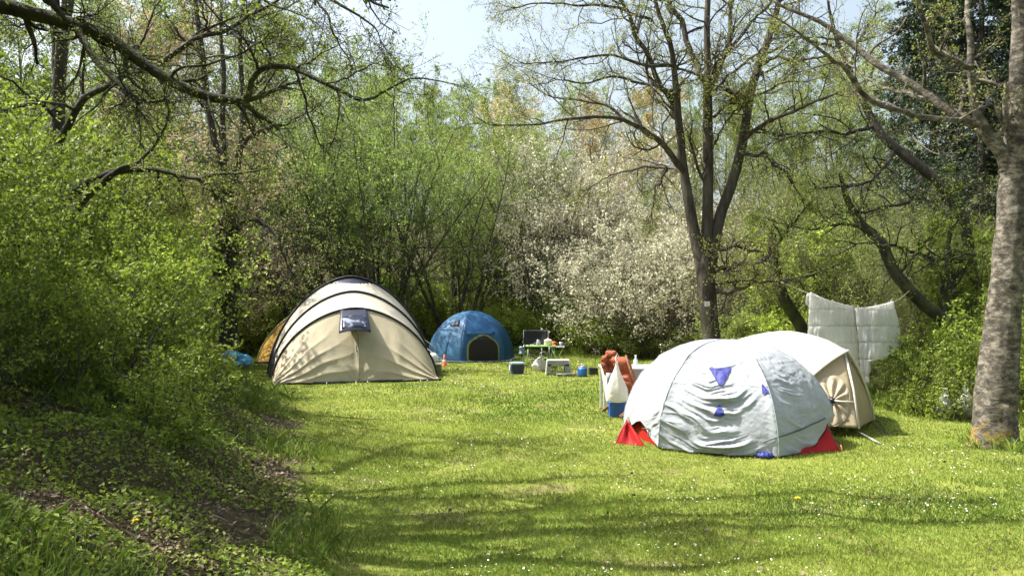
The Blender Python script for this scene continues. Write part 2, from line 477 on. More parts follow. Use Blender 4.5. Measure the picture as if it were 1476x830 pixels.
cy.max_bounces = 6; cy.diffuse_bounces = 3; cy.glossy_bounces = 2; cy.transmission_bounces = 4; cy.transparent_max_bounces = 8
cy.caustics_reflective = False; cy.caustics_refractive = False; cy.sample_clamp_indirect = 4
cy.use_denoising = True; cy.denoiser = 'OPENIMAGEDENOISE'
cy.use_adaptive_sampling = True; cy.adaptive_threshold = .03

# ------------------------------------------------------------------ ground: one sheet, fine near, coarse to the horizon
def axis(lo, hi, step, far, n):
    a = np.arange(lo, hi + 1e-6, step)
    e = np.geomspace(1, far, n)
    return np.concatenate([(lo - e)[::-1], a, hi + e])
gx = axis(-14, 16, .16, 280, 22); gy = axis(-3, 40, .16, 280, 22)
X, Y_ = np.meshgrid(gx, gy)
Z = ground_h(X, Y_)
g = Geo(); g.grid(np.stack([X, Y_, Z], -1))


def ground_mat():
    m, nt, N, L = newmat('ground lawn and leaf litter')
    out = N('ShaderNodeOutputMaterial'); b = N('ShaderNodeBsdfPrincipled'); b.inputs['Roughness'].default_value = .95; b.inputs['Specular IOR Level'].default_value = .1; L(b.outputs[0], out.inputs[0])
    at = N('ShaderNodeAttribute'); at.attribute_name = 'wild'
    g = N('ShaderNodeNewGeometry')
    n = N('ShaderNodeTexNoise'); n.inputs['Scale'].default_value = 1.1; n.inputs['Detail'].default_value = 6; L(g.outputs['Position'], n.inputs[0])
    n2 = N('ShaderNodeTexNoise'); n2.inputs['Scale'].default_value = 28; n2.inputs['Detail'].default_value = 5; n2.inputs['Roughness'].default_value = .75; L(g.outputs['Position'], n2.inputs[0])
    cr = N('ShaderNodeValToRGB'); e = cr.color_ramp.elements
    e[0].position = .33; e[0].color = (.11, .14, .02, 1); e[1].position = .66; e[1].color = (.24, .26, .06, 1); L(n2.outputs[0], cr.inputs[0])
    c2 = N('ShaderNodeValToRGB'); e = c2.color_ramp.elements
    e[0].position = .35; e[0].color = (.022, .02, .01, 1); e[1].position = .7; e[1].color = (.12, .10, .05, 1); L(n2.outputs[0], c2.inputs[0])
    ad = N('ShaderNodeMath'); ad.operation = 'MULTIPLY_ADD'; ad.inputs[1].default_value = 1.6; L(n.outputs[0], ad.inputs[0]); L(at.outputs['Fac'], ad.inputs[2])
    mr = N('ShaderNodeMapRange'); mr.inputs[1].default_value = 1.0; mr.inputs[2].default_value = 1.3; L(ad.outputs[0], mr.inputs[0])
    mx = N('ShaderNodeMix'); mx.data_type = 'RGBA'; L(mr.outputs[0], mx.inputs[0]); L(cr.outputs[0], mx.inputs[6]); L(c2.outputs[0], mx.inputs[7])
    dr = N('ShaderNodeMapRange'); dr.inputs[1].default_value = .56; dr.inputs[2].default_value = .68; dr.inputs[4].default_value = .65; L(n.outputs[0], dr.inputs[0])
    dx = N('ShaderNodeMix'); dx.data_type = 'RGBA'; dx.inputs[7].default_value = (.26, .21, .11, 1); L(dr.outputs[0], dx.inputs[0]); L(cr.outputs[0], dx.inputs[6]); L(dx.outputs[2], mx.inputs[6])
    L(mx.outputs[2], b.inputs['Base Color'])
    bp = N('ShaderNodeBump'); bp.inputs['Strength'].default_value = .8; bp.inputs['Distance'].default_value = .03; L(n2.outputs[0], bp.inputs['Height']); L(bp.outputs[0], b.inputs['Normal'])
    return m


def wildness(x, y):
    """0 on the lawn, 1 on the bank and in the wood"""
    d = bank_d(x, y)
    a = np.clip(d / .7 + .55, 0, 1)
    er = np.interp(y, [0, 9, 12, 16, 22, 26, 30], [10.5, 9.2, 7.6, 8.0, 7.5, 5.5, -20])
    return np.clip(np.maximum(a, np.clip((x - er) / 1.5, 0, 1)), 0, 1)


me = g.mesh('ground', True)
a = me.attributes.new('wild', 'FLOAT', 'POINT'); a.data.foreach_set('value', wildness(X, Y_).ravel().astype(np.float32))
me.materials.append(ground_mat()); tag(link(bpy.data.objects.new('ground', me)), kind='structure')

# ------------------------------------------------------------------ lawn grass, long grass, litter, daisies
def vnoise(x, y, s, seed=0):
    """cheap smooth value noise"""
    r = np.random.default_rng(seed); T = r.random((64, 64))
    u = x / s + 100; v = y / s + 100; i = np.floor(u).astype(int); j = np.floor(v).astype(int); fu = u - i; fv = v - j
    fu = fu * fu * (3 - 2 * fu); fv = fv * fv * (3 - 2 * fv)
    t = lambda a, b: T[a % 64, b % 64]
    return (t(i, j) * (1 - fu) + t(i + 1, j) * fu) * (1 - fv) + (t(i, j + 1) * (1 - fu) + t(i + 1, j + 1) * fu) * fv


def wedge(rng, n, y0, y1, m=2.0, power=1.0):
    """points on the ground in view (and to the sides of it), thinning with distance"""
    u = rng.random(n)
    y = y0 * (y1 / y0) ** u
    x = (rng.random(n) * 2 - 1) * (.66 * y + m)
    return x, y


def blades(rng, x, y, hgt, wid, lean=.35, tint=None, bend=.3):
    n = len(x); z = ground_h(x, y) - .004
    az = rng.uniform(0, 2 * np.pi, n); d = np.stack([np.cos(az), np.sin(az), np.zeros(n)], 1)
    s = np.stack([-np.sin(az), np.cos(az), np.zeros(n)], 1); s = unit(s + rng.normal(size=(n, 3)) * [.5, .5, 0])
    p0 = np.stack([x, y, z], 1); l = (lean * rng.random(n))[:, None]
    up = unit(np.array([0, 0, 1.]) + d * l); h = hgt[:, None]; w = wid[:, None]
    mid = p0 + up * h * .55; tip = p0 + up * h + d * h * bend * rng.random((n, 1)) - np.array([0, 0, 1]) * h * bend * .3 * rng.random((n, 1))
    V = np.stack([p0 - s * w, p0 + s * w, mid + s * w * .8, tip, mid - s * w * .8], 1).reshape(-1, 3)
    Fc = np.arange(n * 5).reshape(-1, 5)
    return V, Fc, (rng.random(n) if tint is None else tint)


def add_stuff(name, V, Fc, tint, mat, label=None):
    me = mesh_np(name, V, Fc, False, tint); me.materials.append(mat)
    return tag(link(bpy.data.objects.new(name, me)), label, kind='stuff')


r = np.random.default_rng(3)
x, y = wedge(r, 680000, 3.3, 30, 2.2)
wl = wildness(x, y); keep = r.random(len(x)) > np.clip(wl * 1.5 - .25, 0, .985)
bare = vnoise(x, y, .8, 5) * .6 + vnoise(x, y, .25, 6) * .4
keep &= (bare < .80 - .45 * np.clip(wl * 2, 0, 1)) | (r.random(len(x)) < .25)
x, y = x[keep], y[keep]
n = len(x); lush = .55 * vnoise(x, y, 1.7, 1) + .45 * vnoise(x, y, .45, 2)
hg = (.017 + .028 * lush ** 1.3) * r.uniform(.6, 1.35, n) * (1 + y / 60); wd = .0010 + .00038 * y
tint = np.clip(-.05 + .95 * vnoise(x, y, 1.3, 4) * .6 + .45 * (r.random(n) - .3) + .30 * (1 - lush) + .55 * (vnoise(x, y, 3.1, 8) - .42), 0, 1)
V, Fc, t = blades(r, x, y, hg, wd * r.uniform(.7, 1.3, n), .9, tint)
add_stuff('lawn_grass', V, Fc, t, L_grass, 'short mown green grass covering the camping lawn')
# long grass on the bank
xs = []; ys = []
def tufts(cx, cy, n, rad):
    a = r.uniform(0, 6.28, n); q = rad * np.sqrt(r.random(n)); xs.append(cx + q * np.cos(a)); ys.append(cy + q * np.sin(a))
tx, ty = wedge(r, 4200, 2.9, 26, 1.0)
dd = bank_d(tx, ty); ok = (dd > -.35) & (dd < 2.6) & (vnoise(tx, ty, 1.2, 9) > np.where(ty < 5, .62, .42))
for a_, b_ in zip(tx[ok], ty[ok]): tufts(a_, b_, 40, .09 + .02 * b_)
for px, py in ((190, 790), (215, 760), (240, 800), (160, 770), (230, 720), (290, 700), (350, 815), (340, 800), (200, 820), (260, 815), (375, 705), (425, 690), (175, 700), (120, 760), (270, 760)):
    Yg = 3.9 - (py - 700) * .0055
    Xg = (px - CX) / F * Yg; tufts(Xg, Yg, 75, .085); tufts(Xg + .1, Yg + .06, 60, .14)
tr = r.uniform(5.8, 11, 300); tf = r.uniform(9, 24, 300)      # edge of the wood on the right and back
er = np.interp(tf, [9, 12, 16, 22, 26], [7.6, 6.1, 6.3, 5.6, 3]) + r.normal(size=300) * .3
for a_, b_ in zip(er, tf): tufts(a_, b_, 40, .25)
for a_, b_ in zip(r.uniform(-8.5, 6, 420), r.uniform(23.6, 27, 420)): tufts(a_, b_, 34, .3)
for k in range(14): tufts(5.55 + r.normal() * .38, 9.1 + r.normal() * .3, 40, .08)
x = np.concatenate(xs); y = np.concatenate(ys); n = len(x)
V, Fc, t = blades(r, x, y, r.uniform(.08, .26, n) * np.clip(.7 + y / 40, .7, 1.1), (.0011 + .0002 * y) * r.uniform(.7, 1.3, n), .7, r.random(n), .6)
add_stuff('long_grass', V, Fc, t, L_long, 'long bright green grass on the bank and along the wood edge')
# fallen leaves
x, y = wedge(r, 170000, 2.8, 24, 1.0); d_ = bank_d(x, y)
pr = np.clip(d_ / .5 + .75, 0, 1) * (.25 + .75 * (vnoise(x, y, .7, 12) > .45)); pr = np.maximum(pr, .012 * (vnoise(x, y, 1.5, 13) > .5))
k = r.random(len(x)) < pr; x, y = x[k], y[k]
V, Q = leaves_at(r, np.stack([x, y, ground_h(x, y) + .012 + .02 * r.random(len(x))], 1), .021, up=.8, asp=.7, sj=.6)
V[:, 2] = np.maximum(V[:, 2], ground_h(V[:, 0], V[:, 1]) + .002)
V = V.reshape(-1, 4, 3); V = V.mean(1, keepdims=True) + (V - V.mean(1, keepdims=True)) * (1 + y[:, None, None] * .07)
add_stuff('fallen_leaves', V.reshape(-1, 3), Q, r.random(len(Q)), L_litter, 'dry brown fallen leaves lying on the bank')
# low leafy ground cover on the bank
x, y = wedge(r, 190000, 2.8, 26, 1.0); d_ = bank_d(x, y)
cov = vnoise(x, y, .9, 21) * .6 + vnoise(x, y, .28, 22) * .4
k = (d_ > -.35) & (cov + np.clip(d_ * .10, 0, .3) > .44 + .2 * (r.random(len(x)) - .5)); x, y = x[k], y[k]
hh = .03 + .16 * r.random(len(x)) * np.clip(cov[k] * 1.6 - .3, 0, 1) * np.clip(bank_d(x, y), .2, 1.3)
pos = np.stack([x, y, ground_h(x, y) + hh], 1)
V, Q = leaves_at(r, pos, .024, up=.7, asp=.6, sj=.6)
V = V.reshape(-1, 4, 3); V = pos[:, None] + (V - pos[:, None]) * (1 + y[:, None, None] * .05)
add_stuff('ground_cover', V.reshape(-1, 3), Q, r.random(len(Q)), L_fresh, 'low leafy ground cover on the left bank')
# dry sticks lying in the litter
x, y = wedge(r, 900, 2.8, 16, .5); d_ = bank_d(x, y); k = (d_ > -.1) & (d_ < 3.5); x, y = x[k], y[k]; m_ = len(x)
a_ = r.uniform(0, 6.28, m_); ln = r.uniform(.04, .22, m_); pts = []
for t_ in (-.5, -.1, .3, .5):
    xx = x + np.cos(a_) * ln * t_ + r.normal(size=m_) * .01; yy = y + np.sin(a_) * ln * t_ + r.normal(size=m_) * .01
    pts.append(np.stack([xx, yy, ground_h(xx, yy) + .018 + .02 * r.random(m_)], 1))
V, Q = tubes(np.stack(pts, 1), np.broadcast_to((r.uniform(.0012, .003, m_) * (1 + .06 * y))[:, None], (m_, 4)), 4)
add_stuff('fallen_twigs', V, Q, r.random(len(Q)), surf('dry stick bark', (.10, .08, .05), (.20, .17, .12), 8, .9), 'dry sticks lying in the leaf litter of the bank')
# daisies: small white discs on the lawn
x, y = wedge(r, 6500, 4.2, 24, .5)
k = (wildness(x, y) < .3) & (vnoise(x, y, 1.5, 31) * .5 + vnoise(x, y, .5, 32) * .5 > .60); x, y = x[k], y[k]
m_ = len(x); th = np.arange(6) / 6 * 2 * np.pi; rad = (.0036 + .00040 * y) * r.uniform(.7, 1.2, m_)
cz = ground_h(x, y) + .03 + .018 * r.random(m_)
tl = r.normal(size=(m_, 2)) * .25
off = np.stack([np.cos(th), np.sin(th)], 1)[None] * rad[:, None, None]
V = np.concatenate([np.stack([x, y], 1)[:, None] + off, (cz[:, None] + (off * tl[:, None]).sum(-1))[..., None]], -1)
bl = surf('daisy petals white', (.8, .8, .76), (.7, .7, .66), 5, .6)
add_stuff('daisies', V.reshape(-1, 3), np.arange(m_ * 6).reshape(-1, 6), r.random(m_), bl, 'tiny white daisies sprinkled over the lawn')

# dandelions
M_yel = surf('dandelion yellow', (.85, .62, .02), (.8, .5, .01), 80, .6)
M_stem = surf('flower stem green', (.12, .2, .03), None, 20, .6)
def dandelion(x, y, s, hgt, label):
    z = float(ground_h(x, y))
    root = thing('dandelion', label, 'flower', (x, y, z))
    part('stem', Geo().tube([(x, y, z), (x + .01, y, z + hgt * .5), (x + .005, y - .01, z + hgt)], .002, 5), M_stem, root)
    g = Geo(); rr = np.random.default_rng(5)
    for lay, (n, tilt, ln) in enumerate(((22, .15, 1), (18, .5, .8), (12, .95, .5))):
        for k in range(n):
            a = k / n * 6.283 + lay; d = np.array([math.cos(a) * math.cos(tilt), math.sin(a) * math.cos(tilt), math.sin(tilt)]) * s * ln; q = np.array([-math.sin(a), math.cos(a), 0]) * s * .12
            c = np.array([x + .005, y - .01, z + hgt])
            g.add([c, c + d * .6 + q, c + d, c + d * .6 - q], [[0, 1, 2, 3]])
    part('flower_head', g, M_yel, root, smooth=False)
yd = min(np.linspace(2.6, 6, 200), key=lambda q: abs(HY + F * (H - float(ground_h((195 - CX) / F * q, q)) - .30) / q - 750))
dandelion((195 - CX) / F * yd, yd, .020, .30, 'yellow dandelion standing in the long grass of the bank')
gp = G(1148, 722); dandelion(gp[0], gp[1], .03, .05, 'yellow dandelion on the open lawn in front of the grey tent')
# ------------------------------------------------------------------ plants
PROTO['shrubA'] = make_bush(1, 2.4, 15, 40, 7, 5, 4, 3, .066, lenr2=.5, lt0=.1)
PROTO['shrubB'] = make_bush(2, 2.2, 18, 48, 7, 5, 4, 3, .06, lt0=.1)
PROTO['shrubC'] = make_bush(3, 2.8, 13, 32, 8, 5, 4, 3, .07, trop=.08)
PROTO['hedge'] = make_bush(4, 2.3, 24, 60, 7, 5, 4, 3, .07, trop=.03)
PROTO['low'] = make_bush(5, 1.0, 20, 62, 5, 4, 3, 3, .055, trop=.04)
PROTO['blossA'] = make_bush(6, 4.6, 14, 36, 9, 6, 5, 5, .065, rbase=.03, lenr1=.45)
PROTO['blossB'] = make_bush(7, 3.4, 22, 50, 9, 6, 4, 6, .058, rbase=.025, t0=.1, lenr1=.5)
PROTO['willowA'] = make_bush(8, 8.5, 20, 42, 11, 7, 6, 5, .06, rbase=.065, trop=.07, lenr1=.4, baser=.7, lenr2=.5, t0=.28)
PROTO['willowB'] = make_bush(9, 8.0, 15, 36, 12, 7, 6, 5, .062, rbase=.06, trop=.09, lenr1=.42, baser=.5, t0=.25)
PROTO['thicket'] = make_bush(10, 5.0, 20, 46, 10, 7, 5, 3, .05, rbase=.03, lenr1=.45, wander=.26, trop=.0, t0=.12)
PROTO['treeA'] = make_tree(12, 11, .13, 26, 8, 6, 4, 3, .09)
PROTO['treeB'] = make_tree(13, 12, .12, 30, 7, 6, 4, 3, .09, ang=40, lenr=.3, trop=.15, t0=.2)
PROTO['treeC'] = make_tree(14, 10, .14, 22, 9, 6, 4, 3, .09, ang=60, lenr=.45)
PROTO['spruce'] = make_spruce(15)

# left bank shrubs: px, depth, top row, kind, leaf, label
G1 = 'leafy shrubs on the left bank'
LB = [
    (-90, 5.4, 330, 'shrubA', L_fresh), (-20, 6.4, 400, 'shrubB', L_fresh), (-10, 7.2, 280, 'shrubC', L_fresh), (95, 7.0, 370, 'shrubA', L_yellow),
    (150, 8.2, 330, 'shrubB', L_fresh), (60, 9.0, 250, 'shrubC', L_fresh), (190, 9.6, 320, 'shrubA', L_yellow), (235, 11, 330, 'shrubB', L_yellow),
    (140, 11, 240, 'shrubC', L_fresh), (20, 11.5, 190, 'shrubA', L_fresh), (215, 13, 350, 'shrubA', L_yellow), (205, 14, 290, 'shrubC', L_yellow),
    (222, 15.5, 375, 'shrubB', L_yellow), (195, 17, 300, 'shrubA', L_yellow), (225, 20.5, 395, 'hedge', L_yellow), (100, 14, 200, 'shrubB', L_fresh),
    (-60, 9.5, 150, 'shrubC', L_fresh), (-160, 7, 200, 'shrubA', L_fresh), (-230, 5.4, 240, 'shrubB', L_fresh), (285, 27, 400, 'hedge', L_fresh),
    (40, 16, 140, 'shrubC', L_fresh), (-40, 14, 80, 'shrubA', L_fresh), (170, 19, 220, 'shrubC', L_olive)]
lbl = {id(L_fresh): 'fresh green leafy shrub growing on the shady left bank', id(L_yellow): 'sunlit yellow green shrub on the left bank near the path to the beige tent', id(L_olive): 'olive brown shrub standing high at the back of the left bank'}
COLOUR = {id(L_fresh): 'fresh green', id(L_yellow): 'yellow green', id(L_olive): 'olive green', id(L_mid): 'soft green', id(L_pink): 'pinkish budding', id(L_rust): 'orange brown', id(L_bloss): 'cream blossoming'}
def zone(v, table):
    for lim, txt in table:
        if v < lim: return txt
    return table[-1][1]
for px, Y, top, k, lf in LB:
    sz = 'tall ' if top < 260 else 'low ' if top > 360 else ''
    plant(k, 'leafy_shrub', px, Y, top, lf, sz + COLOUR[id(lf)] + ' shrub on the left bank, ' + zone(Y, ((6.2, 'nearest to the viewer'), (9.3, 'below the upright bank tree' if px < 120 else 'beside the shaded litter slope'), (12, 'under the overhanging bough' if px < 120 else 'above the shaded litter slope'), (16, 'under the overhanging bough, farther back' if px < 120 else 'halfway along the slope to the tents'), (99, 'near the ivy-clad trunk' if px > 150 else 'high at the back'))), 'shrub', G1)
for px, Y, top in ((215, 6.8, 530), (270, 8.2, 490), (275, 12, 500), (250, 10, 480), (290, 15, 500), (120, 7.4, 500)):
    plant('low', 'low_bush', px, Y, top, L_fresh if px < 200 else L_yellow, 'knee-high green bush at the foot of the left bank', 'bush', 'low bushes at the foot of the left bank')

# right edge of the lawn and the back edge: green bushes
G2 = 'green bushes along the edge of the lawn'
RB = [(1348, 12.6, 475, 'hedge', L_fresh), (1290, 13.4, 505, 'hedge', L_olive), (1385, 12.6, 440, 'hedge', L_fresh), (1400, 11.2, 520, 'low', L_fresh), (1340, 11.4, 555, 'low', L_yellow), (1300, 12.0, 560, 'low', L_fresh), (1365, 11.6, 560, 'low', L_fresh),
      (1465, 12, 420, 'shrubA', L_fresh), (1530, 11, 430, 'hedge', L_fresh), (1600, 10, 400, 'shrubB', L_fresh), (1260, 15.5, 470, 'hedge', L_olive), (1430, 14, 340, 'shrubC', L_yellow), (1480, 15, 330, 'shrubA', L_fresh), (1375, 15.5, 380, 'shrubB', L_olive),
      (1200, 17.5, 440, 'hedge', L_fresh), (1140, 18.5, 430, 'hedge', L_yellow), (1085, 19.5, 425, 'hedge', L_olive), (1150, 20, 330, 'shrubA', L_yellow), (1210, 19, 350, 'shrubB', L_olive), (1290, 18, 380, 'shrubC', L_fresh),
      (1060, 20.5, 460, 'hedge', L_olive), (1000, 21.8, 465, 'hedge', L_olive), (930, 22.6, 460, 'hedge', L_olive), (870, 23.5, 440, 'hedge', L_yellow), (835, 24.5, 420, 'shrubC', L_yellow), (880, 25.5, 380, 'shrubA', L_yellow)]
lb2 = {id(L_fresh): 'bright green bush at the edge of the lawn beyond the tents', id(L_yellow): 'yellow green bush in the hedge beyond the tents', id(L_olive): 'dull olive green bush in the hedge beyond the tents'}
for px, Y, top, k, lf in RB:
    sz = 'tall ' if top < 400 else 'low ' if top > 500 else ''
    plant(k, 'hedge_bush', px, Y, top, lf, sz + COLOUR[id(lf)] + ' bush ' + zone(px, ((860, 'right of the black camp chair'), (950, 'beyond the gas bottle'), (1030, 'left behind the three-stemmed trunk'), (1110, 'just right of the three-stemmed trunk'), (1190, 'behind the broken mossy tree'), (1275, 'behind the left hanging quilt'), (1325, 'at the right hanging quilt'), (1370, 'between the quilts and the white sacks'), (1440, 'just left of the pale trunk'), (1495, 'right behind the pale trunk'), (9999, 'beyond the right picture edge'))), 'bush', G2)

# blossom
G3 = 'white blossoming bushes'
plant('blossB', 'blossom_bush', 955, 22.5, 315, L_bloss, 'wide cream white blossoming bush left of the three-stemmed tree', 'bush', G3)
plant('blossB', 'blossom_bush', 905, 24.5, 345, L_bloss, 'pale blossoming bush left of and behind the widest white one', 'bush', G3)
plant('blossB', 'blossom_bush', 1045, 24, 330, L_bloss, 'cream blossoming bush right behind the trunk of the three-stemmed tree', 'bush', G3)
plant('blossA', 'blossom_tree', 795, 26.4, 215, L_bloss, 'tall pale blossoming tree in the middle of the wood edge', 'tree', G3, sxy=.85)
plant('blossA', 'blossom_tree', 860, 29, 205, L_bloss, 'tall blossoming tree behind, right of the tallest pale one', 'tree', G3, sxy=.8)
plant('blossB', 'blossom_bush', 832, 25.5, 405, L_bloss, 'small greyish blossoming bush by the camp chair', 'bush', G3, sxy=.7)
plant('blossA', 'blossom_tree', 240, 20, 195, L_pink, 'pinkish brown budding tree behind the left bank', 'tree')
plant('thicket', 'budding_bush', 232, 21.5, 240, L_pink, 'twiggy bush with pinkish buds left of the ivy-clad trunk', 'bush')

# willows behind the beige tent
G4 = 'many-stemmed willows behind the tents'
plant('willowA', 'willow_tree', 560, 25.5, 130, L_mid, 'big many-stemmed willow right behind the beige tent', 'tree', G4)
plant('willowB', 'willow_tree', 450, 26, 170, L_mid, 'slender many-stemmed willow left behind the beige tent', 'tree', G4)
plant('willowB', 'willow_tree', 655, 27, 170, L_mid, 'rounded green willow behind the blue tent', 'tree', G4)
plant('willowA', 'willow_tree', 385, 28, 120, L_mid, 'willow between the ivy-clad trunk and the beige tent', 'tree', G4)
plant('willowA', 'willow_tree', 730, 30, 190, L_olive, 'olive green willow behind the camp chair', 'tree', G4, sxy=.8)
for px, Y, top, lf in ((372, 24.5, 405, L_fresh), (345, 24, 440, L_yellow), (775, 25.5, 440, L_yellow), (748, 26, 425, L_yellow), (420, 27, 400, L_fresh), (480, 28.5, 380, L_fresh), (600, 29, 395, L_fresh), (655, 28.5, 400, L_yellow), (720, 27.5, 415, L_yellow), (770, 27, 425, L_yellow), (350, 27, 420, L_fresh), (370, 30, 360, L_yellow), (540, 31, 370, L_yellow), (690, 32, 350, L_yellow), (755, 33, 360, L_yellow)):
    plant('hedge', 'undergrowth_bush', px, Y, top, lf, 'low ' + COLOUR[id(lf)] + ' undergrowth bush ' + zone(px, ((400, 'between the ivy-clad trunk and the beige tent'), (560, 'behind the beige tent'), (640, 'between the beige and blue tents'), (705, 'behind the blue tent'), (999, 'behind the black camp chair'))), 'bush', 'undergrowth bushes under the willows')

# wood on the rising ground behind
G5 = 'trees of the wood on the rising ground behind'
names = {id(L_mid): 'soft green young tree in the wood behind the campsite', id(L_yellow): 'yellow green young tree in the wood behind the campsite', id(L_pink): 'pinkish budding tree in the wood behind the campsite',
         id(L_rust): 'orange brown budding tree in the wood behind the campsite', id(L_olive): 'olive green tree in the wood behind the campsite', id(L_fresh): 'fresh green tree in the wood behind the campsite', id(L_bloss): 'cream blossoming tree far in the wood behind the campsite'}
W = [(640, 38, 142, 'treeB', L_mid), (690, 36, 172, 'treeC', L_yellow), (740, 42, 152, 'treeA', L_pink), (790, 38, 192, 'treeC', L_yellow), (830, 45, 142, 'treeB', L_pink), (880, 40, 172, 'treeA', L_rust),
     (925, 37, 212, 'treeC', L_pink), (960, 46, 132, 'treeA', L_rust), (1000, 38, 192, 'treeC', L_olive), (1040, 44, 147, 'treeA', L_yellow), (1085, 38, 182, 'treeB', L_olive), (1130, 34, 150, 'treeC', L_olive),
     (1180, 32, 120, 'treeA', L_mid), (1230, 30, 150, 'treeC', L_olive), (1290, 34, 110, 'treeA', L_mid), (580, 42, 112, 'treeA', L_mid), (520, 38, 92, 'treeC', L_mid), (460, 36, 60, 'treeA', L_olive), (400, 34, 20, 'treeB', L_mid),
     (340, 34, 10, 'treeA', L_olive), (290, 30, 40, 'treeC', L_pink), (230, 32, -20, 'treeB', L_mid), (170, 28, 30, 'treeA', L_olive), (110, 26, -10, 'treeC', L_mid), (40, 24, -20, 'treeA', L_mid), (-30, 22, 0, 'treeC', L_fresh), (-120, 20, -40, 'treeA', L_mid), (-230, 17, -60, 'treeC', L_fresh),
     (760, 50, 127, 'treeB', L_olive), (700, 52, 122, 'treeB', L_mid), (660, 48, 137, 'treeA', L_mid), (870, 54, 127, 'treeC', L_mid), (920, 52, 137, 'treeB', L_olive), (1010, 54, 127, 'treeB', L_mid), (1090, 50, 132, 'treeA', L_yellow), (1150, 46, 100, 'treeB', L_olive), (1220, 44, 90, 'treeA', L_olive),
     (850, 34, 262, 'treeC', L_pink), (905, 33, 282, 'treeC', L_mid), (980, 31, 292, 'treeC', L_bloss), (745, 35, 262, 'treeC', L_yellow), (1070, 30, 312, 'treeC', L_pink), (1120, 28, 270, 'treeA', L_olive), (700, 38, 232, 'treeC', L_pink),
     (1640, 17, -80, 'treeA', L_olive), (1750, 15, -60, 'treeC', L_olive), (620, 56, 122, 'treeC', L_olive), (540, 50, 102, 'treeB', L_yellow)]
for px, Y, top, k, lf in W:
    plant(k, 'woodland_tree', px, Y, top, lf, zone(Y, ((34, 'nearer '), (44.5, 'far '), (99, 'farthest '))) + COLOUR[id(lf)] + ' tree in the wood ' + zone(px, ((0, 'left of the upright bank tree'), (200, 'behind the upright bank tree'), (420, 'behind the ivy-clad trunk'), (560, 'above the beige tent'), (680, 'above the blue tent'), (770, 'under the open patch of sky'), (900, 'above the tall blossoming trees'), (1010, 'left behind the three-stemmed tree'), (1110, 'right behind the three-stemmed tree'), (1200, 'above the broken mossy tree'), (1400, 'above the hanging quilts'), (9999, 'beyond the right picture edge'))), 'tree', G5)
# tall trees up the bank, left of the picture: they keep the bank in dappled shade
for x_, Y, top_z, k, lf in ((-6.4, 3.9, 7.5, 'treeC', L_fresh), (-5.8, 2.4, 7, 'treeA', L_fresh), (-9.0, 4.2, 9, 'treeC', L_fresh), (-7.2, 1.8, 8, 'treeC', L_fresh)):
    plant(k, 'bank_top_tree', 0, Y, HY - (top_z - H) * F / Y, lf, 'leafy tree on top of the left bank beyond the picture edge', 'tree', 'trees on top of the left bank', X=x_)
# twiggy thicket on the right
for px, Y, top, lf, s in ((1100, 25, 235, L_olive, 1), (1160, 23, 210, L_olive, 1), (1215, 22, 230, L_olive, 1), (1250, 19, 260, L_olive, .9), (1185, 20, 300, L_olive, 1), (1310, 18, 250, L_olive, .9), (1345, 16, 300, L_olive, .8), (1120, 21, 320, L_olive, .9)):
    plant('thicket', 'twiggy_bush', px, Y, top, lf, 'tangled grey brown twiggy bush ' + zone(px, ((1125, 'just right of the three-stemmed tree'), (1200, 'above the broken mossy tree'), (1300, 'above the hanging quilts'), (9999, 'in front of the spruces'))), 'bush', 'twiggy bushes on the right', wood=B_twig, sxy=s)
# spruces
for px, Y, top, lab in ((1345, 21, -160, 'dark spruce left of the pale trunk'), (1415, 18.5, -240, 'dark spruce right behind the pale trunk'), (1490, 20, -200, 'dark spruce at the right edge behind the other spruces'), (1385, 24, -180, 'dark spruce behind and between the nearer spruces'), (1550, 20, -200, 'dark spruce beyond the right edge')):
    plant('spruce', 'spruce_tree', px, Y, top, L_needle, lab, 'tree', 'spruces on the right', wood=B_dark)

# ------------------------------------------------------------------ traced trees
# three-stemmed tree behind the grey tent
D = 15.0
T3 = [[(1030, 562, D, 17), (1028, 530, D, 14.5), (1026, 490, D, 13.2), (1021, 440, D, 13), (1017, 400, D, 13.5), (1016, 372, D, 12), (1019, 330, D, 8.5), (1021, 246, D, 7.5), (1020, 150, D, 7), (1019, 100, D, 5.5), (1019, 50, D, 4.5), (1021, 0, D, 4), (1024, -70, D, 2.5), (1026, -150, D, 1.2)],
      [(1019, 430, D, 10), (1012, 385, D, 10), (1002, 335, D, 8.5), (992, 285, D, 7.5), (985, 235, D, 6.5), (981, 195, D - .1, 6), (978, 172, D - .2, 5.5), (974, 119, D - .4, 4.5), (969, 72, D - .5, 4), (958, 45, D - .6, 3.5), (947, 10, D - .6, 3), (935, -50, D - .7, 2)],
      [(1019, 420, D, 10), (1026, 370, D, 9), (1038, 312, D, 8), (1052, 275, D, 7.8), (1062, 240, D, 7.2), (1071, 200, D, 6.8), (1080, 145, D + .1, 6.3), (1092, 100, D + .2, 6), (1106, 62, D + .3, 5.5), (1118, 25, D + .4, 4.5), (1128, -20, D + .4, 3.5), (1140, -90, D + .4, 2)]]
